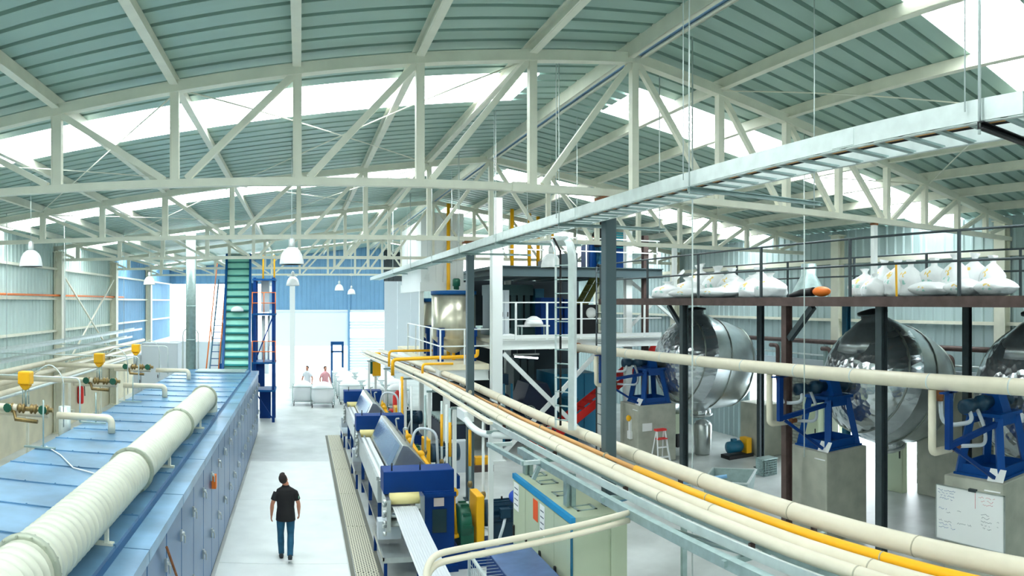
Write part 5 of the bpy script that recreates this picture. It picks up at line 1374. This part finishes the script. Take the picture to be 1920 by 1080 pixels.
# machinery on the mezzanine
mk('grey_teal', lin(70, 104, 108), .5)
t = thing('filter_press', 'grey-green ribbed machine standing on the mezzanine behind the rail', 'machine', (7.8, 25.5, 3.95))
M().box(7.0, 8.7, 25, 26.2, 5.45, 5.85).build('top_beam', 'grey_teal', t)
for k in range(6): M().box(7.0+k*.28, 7.2+k*.28, 25.1, 26.1, 4.2, 5.45).build('plate', 'grey_teal', t)
M().box(6.95, 8.8, 24.95, 26.2, 3.95, 4.2).build('base', 'grey_teal', t)
M().box(8.75, 9.1, 24.9, 26, 3.95, 5.7).build('side_column', 'teal_blue', t)
cab(8.35, 9.2, 23.2, 23.8, 5.35, 'blue', 'dark blue cabinet on the mezzanine with a row of small lamps', 1, z0=3.95)
cab(9.25, 9.55, 23.2, 23.8, 5.3, 'blue', 'narrow blue cabinet beside the larger blue one on the mezzanine', 1, z0=3.95)
t = thing('small_table', 'low white table on the mezzanine holding a white dome', 'table', (7.9, 22.6, 3.95))
M().box(7.35, 8.4, 22.4, 22.9, 4.35, 4.4).build('top', 'white', t)
for x in (7.4, 8.35):
    for y in (22.45, 22.85): M().box(x-.02, x+.02, y-.02, y+.02, 3.95, 4.35).build('leg', 'galv', t)
tag(M().lathe([(.33, 0), (.32, .08), (.24, .22), (.1, .3), (.01, .31)], (7.9, 22.65, 4.4), 20).build('white_dome', 'white'), 'white upturned bowl on the low mezzanine table', 'bowl')
tag(M().ell((6.95, 22.7, 4.03), (.35, .25, .09), 16, 8).build('folded_bag', 'white'), 'flat white bag lying on the mezzanine floor beside the column', 'bag')
t = thing('inner_stair', 'olive yellow inner stair between mezzanine floors', 'stair', (10.6, 25, 3.95))
mk('olive', lin(110, 112, 40), .5)
for y in (24.6, 25.3): M().bar((10.0, y, 4.0), (11.4, y, 6.3), .06, .22).build('stringer', 'olive', t)
for k in range(8): M().cbox((10.08+k*.17, 24.95, 4.2+k*.28), (.2, .66, .03)).build('tread', 'olive', t)
t = thing('dial_machine', 'dark round machine with pale dial on the mezzanine', 'machine', (10.2, 23.2, 3.95))
M().box(9.9, 10.5, 23.0, 23.6, 3.95, 5.1).build('body', 'black', t)
M().lathe([(.05, 0), (.2, .01), (.2, .03), (.05, .04)], (10.2, 22.98, 4.8), 20, Matrix.Rotation(PI/2, 3, 'X')).build('dial', 'white', t)
t = thing('rounded_tank', 'white rounded tank on the mezzanine behind the ladder posts', 'machine', (11.2, 23.4, 3.95))
M().ell((11.1, 23.4, 4.55), (.28, .28, .45), 16, 10).build('tank', 'white', t)
M().lathe([(.25, 0), (.28, .12)], (11.1, 23.4, 3.95), 14).build('foot', 'olive', t)
cab(6.62, 7.0, 22.6, 23.2, 5.6, 'panel_grey', 'tall pale cabinet right next to the thick white column on the mezzanine', 2, z0=3.95)
# under the mezzanine: dark machinery
mk('navy', lin(22, 40, 66), .5); mk('cyan_box', lin(36, 130, 170), .45); mk('backdrop_shade', lin(46, 58, 66), .8)
o = M().box(6.0, 13.2, 31.2, 31.35, 0, 3.6).box(6.0, 13.2, 31.2, 31.35, 4.1, 6.2).build('wall_shade_backdrop', 'backdrop_shade'); o['kind'] = 'structure'  # added dark backdrop standing in for the shade of the deep interior
cab(9.6, 11.4, 25.0, 27.2, 2.4, 'cyan_box', 'large cyan blue machine housing under the mezzanine behind the red stair', 3, 'machine_housing')
cab(9.55, 10.1, 23.9, 24.6, 1.6, 'teal_blue', 'smaller teal housing low under the mezzanine, left of the red stair', 1, 'machine_housing')
t = thing('mixer', 'dark blue mixer with upright drive under the mezzanine', 'machine', (7.4, 25, 0))
M().lathe([(.5, 0), (.55, .1), (.55, 1.3), (.3, 1.7), (.12, 1.8), (.12, 2.7)], (7.4, 25, 0), 24).build('vessel', 'navy', t)
M().box(7.15, 7.65, 24.8, 25.2, 2.1, 2.5).build('drive', 'motor', t)
for k in range(3): M().box(7.0+.3*k, 7.06+.3*k, 24.3, 24.4, 0, 2.2).build('pipe_upright', 'cyan_box', t)
t = thing('grinder', 'black machine with a round pale handwheel under the mezzanine', 'machine', (8.5, 24.5, 0))
M().box(7.95, 9.2, 24, 25.4, 0, 1.5).prism([(7.95, 1.5), (9.2, 1.5), (8.9, 2.2), (8.2, 2.2)], 'y', 24, 25.4).build('body', 'navy', t)
w_ = M(); 
w_.tube([(8.2+.22*math.cos(a*PI/10), 23.93, 1.2+.22*math.sin(a*PI/10)) for a in range(21)], .02, 6, cap=False)
for a in (0, 2, 4): w_.bar((8.2+.22*math.cos(a*PI/3), 23.93, 1.2+.22*math.sin(a*PI/3)), (8.2-.22*math.cos(a*PI/3), 23.93, 1.2-.22*math.sin(a*PI/3)), .02)
w_.build('handwheel', 'galv', t)
t = thing('pallet_stack', 'stacked grey panels standing under the mezzanine', 'panels', (8.7, 26.6, 0))
for k in range(3): M().box(8.3+.3*k, 8.55+.3*k, 26.2, 27.2, 0, 3.0).build('panel', 'grey_paint', t)
t = thing('strip_light', 'bright tube light hanging under the mezzanine', 'light', (8.2, 24.2, 3.3))
mk('tube_lit', (1, 1, 1), .5, emit=(.8, .93, 1, 12))
M().tube([(7.7, 24.2, 3.2), (8.6, 24.2, 3.12)], .03, 8).build('tube', 'tube_lit', t)
M().box(7.65, 8.65, 24.17, 24.23, 3.24, 3.3).build('fitting', 'white', t)
M().tube([(7.8, 24.2, 3.3), (7.8, 24.2, 3.85)], .008, 5).build('suspension_wire', 'galv', t)
M().tube([(8.5, 24.2, 3.3), (8.5, 24.2, 3.85)], .008, 5).build('suspension_wire', 'galv', t)
t = thing('floor_ribbed_bench', 'row of pale roller conveyors on the ground under the vat deck', 'machine', (5.3, 24, 0))
M().box(4.9, 6.0, 23.5, 26.5, .3, .9).build('frame', 'navy', t)
for k in range(8): M().tube([(4.9, 23.6+k*.35, .97), (6.0, 23.6+k*.35, .97)], .06, 8).build('roller', 'galv', t)
# vat deck
t = thing('vat_deck', 'concrete-edged platform on white beams carrying the cylindrical vats', 'platform', (5, 26, 2.6))
M().box(3.95+.55, 6.15, 22.1, 32, 2.97, 3.15).build('slab', 'beige_block', t)
m = M(); ibeam(m, 4.5, 6.15, 22.2, 2.62, 2.96); m.build('edge_beam', 'white_steel', t)
M().box(4.5, 4.6, 22.3, 32, 2.62, 2.96).build('side_beam', 'white_steel', t)
for z in (4.3, 3.75):
    M().box(4.5, 6.15, 22.12, 22.15, z-.02, z+.02).build('handrail', 'white_steel', t)
    M().box(4.5, 4.53, 22.15, 29, z-.02, z+.02).build('handrail', 'white_steel', t)
for y in (22.15, 23.8, 25.4, 27, 29): M().box(4.49, 4.54, y-.02, y+.02, 3.15, 4.3).build('rail_post', 'white_steel', t)
M().box(5.3, 5.34, 22.11, 22.15, 3.15, 4.3).build('rail_post', 'white_steel', t)
def vat(x, y, r, z0, z1, lab):
    t = thing('mixing_vat', lab, 'vat', (x, y, 3.15), 'cylindrical vats')
    mk_n = 'vat_steel'
    M().lathe([(.1, z0-.55), (.2, z0-.5), (r*.95, z0-.05), (r, z0), (r, z1)], (x, y, 0), 36).build('shell', mk_n, t)
    M().lathe([(r+.03, z1-.05), (r+.03, z1+.08), (r-.1, z1+.09)], (x, y, 0), 36).build('lid_ring', 'blue_lid', t)
    M().lathe([(r-.1, z1+.02), (.2, z1+.12), (.05, z1+.14)], (x, y, 0), 30).build('lid', 'panel_grey', t)
    for a in (.6, 2.3, 3.9, 5.5):
        px, py = x+math.cos(a)*(r+.02), y+math.sin(a)*(r+.02)
        M().box(px-.09, px+.09, py-.09, py+.09, 3.15, z0+.35).build('leg', 'blue', t)
        M().box(px-.12, px+.12, py-.12, py+.12, z0+.05, z0+.35).build('leg_bracket', 'blue', t)
    M().tube([(x, y, z0-.9), (x, y, z0-.5)], .06, 10).build('outlet', 'yellow', t)
    M().lathe([(.1, 0), (.1, .12), (.14, .13), (.14, .35), (.1, .4)], (x+.1, y, z1+.13), 14).build('mixer_motor', 'green', t)
mk('vat_steel', lin(208, 204, 184), .3, .75, var=.1, scale=1.5, stretch=(6, 6, .15))
vat(5.36, 23.95, .78, 3.95, 5.5, 'large stainless cylindrical vat with blue rim on blue legs')
vat(5.42, 26.6, .75, 3.95, 5.25, 'second blue-rimmed vat, mostly hidden behind the large one')
# white enclosure over the vats
t = thing('white_enclosure', 'tall white sheet-clad enclosure rising above the vats to the roof', 'enclosure', (5.4, 29, 5.8))
cl_ = M()
for k in range(6): cl_.box(4.6+k*.27, 4.6+k*.27+.262, 26.0, 26.05, 5.95, 8.6)
cl_.build('front_cladding', 'white_steel', t)
cl_ = M()
for k in range(10): cl_.box(4.55, 4.6, 26+k*.5, 26+k*.5+.49, 5.95, 8.35)
cl_.build('side_cladding', 'white_steel', t)
M().box(4.5, 6.3, 25.9, 26.05, 5.6, 5.95).box(4.5, 4.65, 26.05, 31.1, 5.6, 5.95).build('base_beam', 'white_steel', t)
M().box(4.65, 6.25, 26.05, 31.1, 5.9, 5.95).build('floor_plate', 'white_steel', t)
M().bar((4.7, 25.93, 6.1), (6.2, 25.93, 8.4), .05).build('brace', 'white_steel', t)
for x in (4.6, 6.2):
    M().box(x-.08, x+.08, 26.1, 26.3, 0, 5.6).build('leg', 'white_steel', t)
for k, (x, y) in enumerate(((5.55, 25.7), (6.9, 24.0), (7.6, 24.2), (8.3, 24.3), (8.75, 24.6), (9.2, 24.3))):
    
    tag(M().tube([(x, y, 3.15 if k == 0 else 6.4), (x, y, roofz(x)-.1)], .07, 10).build('yellow_riser', 'yellow'), 'yellow vertical pipe on the upper mezzanine, %s from the left' % ORD[k], 'pipe', 'yellow risers')
# bright monitor window wall above the mezzanine
sk2 = M().box(6.6, 9.6, 31.0, 31.05, 6.5, 8.3); o = sk2.build('window_23', 'light_band'); o['kind'] = 'structure'
o = M().box(9.75, 13.5, 31.0, 31.05, 6.5, 8.0).build('window_24', 'pale_glass' if 'pale_glass' in MT else 'light_band'); o['kind'] = 'structure'
t = thing('blue_tank', 'bright blue tank with teal ladder on the upper mezzanine', 'tank', (11.0, 23.6, 6.4))
M().box(10.3, 11.9, 23.3, 24.2, 6.4, 7.35).build('body', 'blue_bright', t, bevel=.08)
mk('teal', lin(20, 170, 190), .5)
l = M()
for k in range(7): l.box(11.3, 11.75, 23.2, 23.28, 7.2+k*.09, 7.25+k*.09)
l.build('step_cover', 'teal', t)
M().prism([(10.4, 7.35), (11.0, 7.35), (10.7, 7.75)], 'y', 23.4, 23.9).build('hopper', 'teal_blue', t)
tag(M().prism([(8.7, 6.4), (9.9, 6.4), (9.9, 7.0), (9.3, 6.95), (8.7, 6.7)], 'y', 23.5, 24.5).build('grey_hopper', 'grey_paint'), 'blue-grey slanted hopper on the upper mezzanine', 'hopper')
person((10.55, 23.05, 6.4), -1.2, 'person with dark hair and dark shirt working on the upper mezzanine by the blue tank', 'shirt', 'jeans', head_tilt=(-.4, 0, 0), stride=.15, vox=.018)
# platform end ladder
t = thing('cat_ladder', 'dark vertical ladder and posts at the left end of the sack platform', 'ladder', (9.7, 21.3, 0))
for y in (21.05, 21.5): M().tube([(9.75, y, .02), (9.75, y, 6.4)], .03, 8).build('side_rail', 'dark_steel', t)
z = .4
while z < 6.3: M().tube([(9.75, 21.05, z), (9.75, 21.5, z)], .012, 6).build('rung', 'dark_steel', t); z += .34

# ---------------------------------------------------------------- overhead ladder tray with cables
TX0, TX1, TZ = 3.92, 4.44, 6.5
t = thing('overhead_cable_tray', 'long galvanised ladder tray hanging below the trusses, rising to the upper right', 'cable tray', (4.2, 20, TZ-.1))
for x in (TX0, TX1):
    s = -1 if x == TX0 else 1
    M().box(x-.008, x+.008, 2.3, 39, TZ-.07, TZ+.08).box(min(x, x-s*.035), max(x, x-s*.035), 2.3, 39, TZ+.07, TZ+.08).box(min(x, x-s*.035), max(x, x-s*.035), 2.3, 39, TZ-.08, TZ-.07).build('side_rail', 'galv_light', t)
y = 2.45; k = 0; rest = M()
while y < 38.8:
    if k < 90: M().box(TX0, TX1, y-.03, y+.03, TZ-.075, TZ-.055).build('rung', 'galv', t)
    else: rest.box(TX0, TX1, y-.03, y+.03, TZ-.075, TZ-.055)
    y += .3; k += 1
if rest.v: o = rest.build('rung', 'galv', t); o['kind'] = 'stuff'
for y in (3.95, 9.5, 13.2): M().box(TX0-.014, TX0-.008, y-.12, y+.12, TZ-.06, TZ+.07).build('splice_plate', 'galv_light', t)
for k in range(6):
    x = TX0+.06+k*.028
    tag(M().tube([(x, 2.5, TZ-.043), (x+.004, 8, TZ-.043), (x-.003, 16, TZ-.043), (x, 30, TZ-.043)], .012, 6).build('power_cable', 'orange_thin' if k == 3 else 'rubber'),
        ['black cable in the overhead tray, nearest the aisle-side rail', 'black cable in the overhead tray, second from the aisle-side rail', 'black cable in the overhead tray, between its neighbour and the tan one', 'tan cable among the black ones in the overhead tray', 'black cable in the overhead tray, right after the tan one', 'black cable in the overhead tray, farthest from the aisle side'][k], 'cable', None if k == 3 else 'cables in the overhead tray')
for k, y in enumerate((2.62, 6.2, 9.95, 13.45, 16.7, 20.3, 24.3, 29)):
    ye = y; x1 = 5.75 if k < 5 else 4.5
    t = thing('trapeze_hanger', '%s strut under the overhead tray hung on thin rods, %s from the camera' % ('black' if k == 0 else 'grey', ORD[k]), 'hanger', (4.8, y, TZ-.15), 'trapeze hangers')
    M().channel((TX0-.06, y, TZ-.115), (x1, y, TZ-.115), .045, .05, .008).build('strut', 'black' if k == 0 else 'galv', t)
    for x in ((TX0-.04, TX1+.05) if x1 < 5 else (TX0-.04, 5.65)):
        M().tube([(x, y, TZ-.17), (x, y, roofz(x)+.08)], .008 if k else .012, 6).build('threaded_rod', 'galv_light', t)
    M().tube([(TX0-.04+.0, y+.12, TZ-.0), (TX0-.04, y+.12, roofz(TX0)+.08)], .006, 6).build('threaded_rod', 'galv_light', t)
t = thing('cross_tray', 'galvanised slotted tray branching to the right at the near end of the overhead tray', 'cable tray', (5.3, 2.4, TZ-.2))
for y in (2.05, 2.3): 
    M().box(4.5, 7.5, y-.006, y+.006, TZ-.2, TZ-.1).build('side_rail', 'galv_light', t)
m = M()
for k in range(30): m.box(4.5+k*.1, 4.56+k*.1, 2.05, 2.3, TZ-.2, TZ-.19)
m.build('slotted_bottom', 'galv', t)
m = M()
for k in range(5): m.tube(rounded([(4.0+k*.03, 2.7, TZ-.03), (4.05+k*.03, 2.25, TZ+.02), (4.6, 2.1+k*.03, TZ-.05), (7.2, 2.1+k*.03, TZ-.15)], .3), .012, 6)
tag(m.build('bent_cables', 'rubber'), 'black cables bending from the overhead tray into the side tray', 'cable')
# vertical drop tray to the pipe rack
t = thing('drop_tray', 'galvanised vertical cable ladder dropping from the overhead tray to the pipe rack', 'cable tray', (4.6, 11.3, 2.7))
for (x, y) in ((4.47, 11.62), (4.66, 11.3)):
    wd = .04 if x < 4.5 else .15
    M().tube(rounded([(x-.5 if 0 else x, y+.9, TZ-.16), (x, y+.15, TZ-.2), (x, y, TZ-.5), (x, y, 2.95)], .45), wd*.55, 4, smooth=False).build('side_rail', 'galv_light', t)
z = 3.1
while z < 6.0: M().bar((4.47, 11.62, z), (4.66, 11.3, z), .05, .02).build('rung', 'galv', t); z += .25
M().tube([(4.52, 11.52, 3.0), (4.52, 11.52, 6.1), (4.5, 11.8, 6.35)], .02, 6).build('cable', 'rubber', t)

# free hanging thin rods seen against the roof
for k, (x, y, z0) in enumerate(((3.2, 12.2, 5.9), (2.6, 16, 6.0), (3.4, 15, 6.2), (5.9, 8.3, 6.6), (3.1, 20, 6.1), (2.9, 24, 6.2), (6.3, 4.2, 6.6), (5.9, 13.0, 6.3))):
    pass
t = thing('suspended_line', 'thin vertical wire hanging from the roof right down past the rack', 'wire', (5.35, 8.4, .6))
p = onX(1292, 900, 5.45)
M().tube([(5.45, 8.62, .6), (5.45, 8.62, roofz(5.45)+.05)], .011, 6).build('wire', 'galv_light', t)
M().tube([(5.45, 8.62, .7), (5.45, 8.62, .95)], .03, 8).build('weight', 'galv', t)
t = thing('suspended_line', 'thin vertical wire crossing in front of the middle block stand', 'wire', (8.8, 10, 2.2))
M().tube([(8.9, 10.05, 2.2), (8.9, 10.05, roofz(8.9)+.05)], .011, 6).build('wire', 'galv_light', t)

# ---------------------------------------------------------------- high bay lamps
mk('lamp_dome', lin(236, 240, 240), .25, .0, var=.1, scale=8); mk('lamp_grey', lin(200, 206, 205), .4, .3)
def lamp(x, y, z, r, lab):
    t = thing('high_bay_lamp', lab, 'lamp', (x, y, z), 'high bay lamps')
    M().lathe([(r*.98, 0), (r, .02), (r*.97, r*.35), (r*.86, r*.8), (r*.65, r*1.15), (r*.4, r*1.36), (r*.22, r*1.42), (r*.2, r*1.4), (r*.6, r*1.1), (r*.82, r*.75), (r*.93, r*.3), (r*.94, .0)], (x, y, z), 28).build('reflector', 'lamp_dome', t)
    M().lathe([(r*.22, 0), (r*.26, .03), (r*.24, .16), (r*.1, .2)], (x, y, z+r*1.42), 14).build('ballast_housing', 'lamp_grey', t)
    M().tube([(x, y, z+r*1.42+.19), (x, y, roofz(x)+.1)], .007, 6).build('suspension_cable', 'galv_light', t)
    M().ell((x, y, z+r*.6), (r*.22, r*.22, r*.35), 10, 8).build('bulb', 'plastic_white', t)
for (px, py, wpx, lab) in ((58, 500, 44, 'dome lamp at the far left in front of the left wall'), (547, 496, 46, 'large dome lamp hanging above the aisle'), (280, 534, 22, 'small dome lamp over the oven pipes'),
                      (549, 536, 25, 'smaller dome lamp right below the large aisle one'), (1033, 502, 38, 'dome lamp in front of the upper mezzanine'), (636, 545, 17, 'distant dome lamp, left one before the blue back cladding'), (659, 552, 15, 'distant dome lamp, right one before the blue back cladding'), (508, 548, 17, 'tiny distant dome lamp beside the blue tower')):
    r = .26; s = 2*r*1303/wpx; d = ray(px, py)
    lamp(CAM.x+d.x*s, CAM.y+d.y*s, CAM.z+d.z*s, r, lab)

# ---------------------------------------------------------------- far floor: bulk carts, gate, small equipment
def cart(x, y, lab, grp, sc=1.0, seed=1):
    t = thing('bulk_cart', lab, 'cart', (x, y, 0), grp)
    w_ = .48*sc
    b = M(); vs = []; n = 20; rnd = Vector((seed*7.1, 1, 2))
    prof = [(.80, .18), (.98, .3), (1.03, .6), (1.0, .9), (.9, 1.02), (.62, 1.14), (.3, 1.2), (.02, 1.22)]
    for r, z in prof:
        for k in range(n):
            a = 2*PI*k/n; ca, sa = math.cos(a), math.sin(a); q = (abs(ca)**6+abs(sa)**6)**(-1/6)
            rr = r*w_*q*(1+.08*noise.noise(Vector((ca*2, sa*2, z*3))+rnd)); vs.append((x+ca*rr, y+sa*rr, z*(1+.04*noise.noise(Vector((ca, sa, 5))+rnd))))
    fs = [(i*n+k, i*n+(k+1) % n, (i+1)*n+(k+1) % n, (i+1)*n+k) for i in range(len(prof)-1) for k in range(n)]+[tuple(reversed(range(n)))]
    b.add(vs, fs, True); b.build('bag', 'plastic_white', t)
    f = M()
    for z in (.22, .95): 
        for (a0_, b0_) in (((-1, -1), (1, -1)), ((1, -1), (1, 1)), ((1, 1), (-1, 1)), ((-1, 1), (-1, -1))):
            f.tube([(x+a0_[0]*w_*1.08, y+a0_[1]*w_*1.08, z), (x+b0_[0]*w_*1.08, y+b0_[1]*w_*1.08, z)], .018, 6)
    for sx in (-1, 1):
        for sy in (-1, 1): f.tube([(x+sx*w_*1.08, y+sy*w_*1.08, .12), (x+sx*w_*1.08, y+sy*w_*1.08, 1.0)], .018, 6)
    f.build('frame', 'galv', t)
    for sx in (-1, 1):
        for sy in (-1, 1): M().lathe([(.02, -.02), (.07, -.02), (.07, .02), (.02, .02)], (x+sx*w_*.95, y+sy*w_*.95, .072), 12, Matrix.Rotation(PI/2, 3, 'Y')).build('wheel', 'rubber', t)
    return t
c1 = cart(.12, 35.2, 'white bulk cart at the end of the aisle, left one of the two front carts', 'white bulk carts')
c2 = cart(1.08, 34.6, 'white bulk cart at the end of the aisle, right one of the two front carts', 'white bulk carts', 1.12, 3)
k = 0
for r_ in range(5):
    for c_ in range(3):
        y = 33.6+r_*2.1; x = 2.45+c_*1.12+.1*(r_ % 2)+.25*r_*0
        if c_ == 0 and r_ < 1: continue
        dup(c1 if k % 2 else c2, (x, y, 0), 'white bulk cart standing in the packed field behind the blue line, row %s, %s' % (['nearest', 'second', 'third', 'fourth', 'farthest'][r_], ['left', 'middle', 'right'][c_]), 'field of white bulk carts'); k += 1
t = thing('blue_gate_frame', 'blue upright frame standing before the shuttered back opening', 'frame', (2.3, 44.6, 0))
for x in (2.0, 2.7): M().box(x-.07, x+.07, 44.5, 44.64, 0, 2.6).build('upright', 'blue_lid', t)
M().box(1.93, 2.77, 44.48, 44.66, 2.45, 2.65).box(1.93, 2.77, 44.5, 44.64, 1.95, 2.05).build('crossbar', 'blue_lid', t)
t = thing('yellow_box', 'yellow and green equipment box at the far end of the rack', 'box', (3.3, 31.4, 0))
M().box(3.25, 3.62, 31.2, 31.6, 1.85, 2.9).build('yellow_face', 'yellow', t, bevel=.02)
M().box(3.14, 3.24, 31.2, 31.6, 1.95, 2.85).build('green_side', 'green', t)
M().box(3.35, 3.45, 31.35, 31.45, 0, 1.85).build('stand', 'white_steel', t)
t = thing('red_fire_cart', 'red wheeled extinguisher unit beyond the blue line', 'fire extinguisher', (4.35, 33.0, 0))
M().lathe([(.15, 0), (.22, .05), (.22, .85), (.1, 1.02), (.04, 1.1)], (4.35, 31.0, .12), 16).build('tank', 'red', t)
M().box(4.0, 4.55, 30.8, 31.3, .05, .35).build('base', 'red', t)
for sx in (-.3, .3): M().lathe([(.03, -.03), (.14, -.03), (.14, .03), (.03, .03)], (4.35+sx, 31.0, .14), 14, Matrix.Rotation(PI/2, 3, 'Y')).build('wheel', 'rubber', t)
tag(M().box(5.0, 5.9, 27.8, 28.1, 0, .12).build('dark_skid', 'black'), 'dark low skid on the floor beyond the vertical service pipes', 'skid')
t = thing('yellow_pump', 'small yellow and brown pump on the floor under the vat deck', 'pump', (5.7, 20.9, 0))
M().box(5.15, 5.85, 20.5, 21.0, 0, .2).build('base', 'brown_steel', t)
M().box(5.3, 5.75, 20.6, 20.9, .2, .42).build('body', 'yellow', t)
tag(M().box(4.6, 5.05, 20.6, 20.95, 0, .95).build('floor_box', 'panel_grey'), 'pale grey pillar box on the floor below the vat deck', 'box')
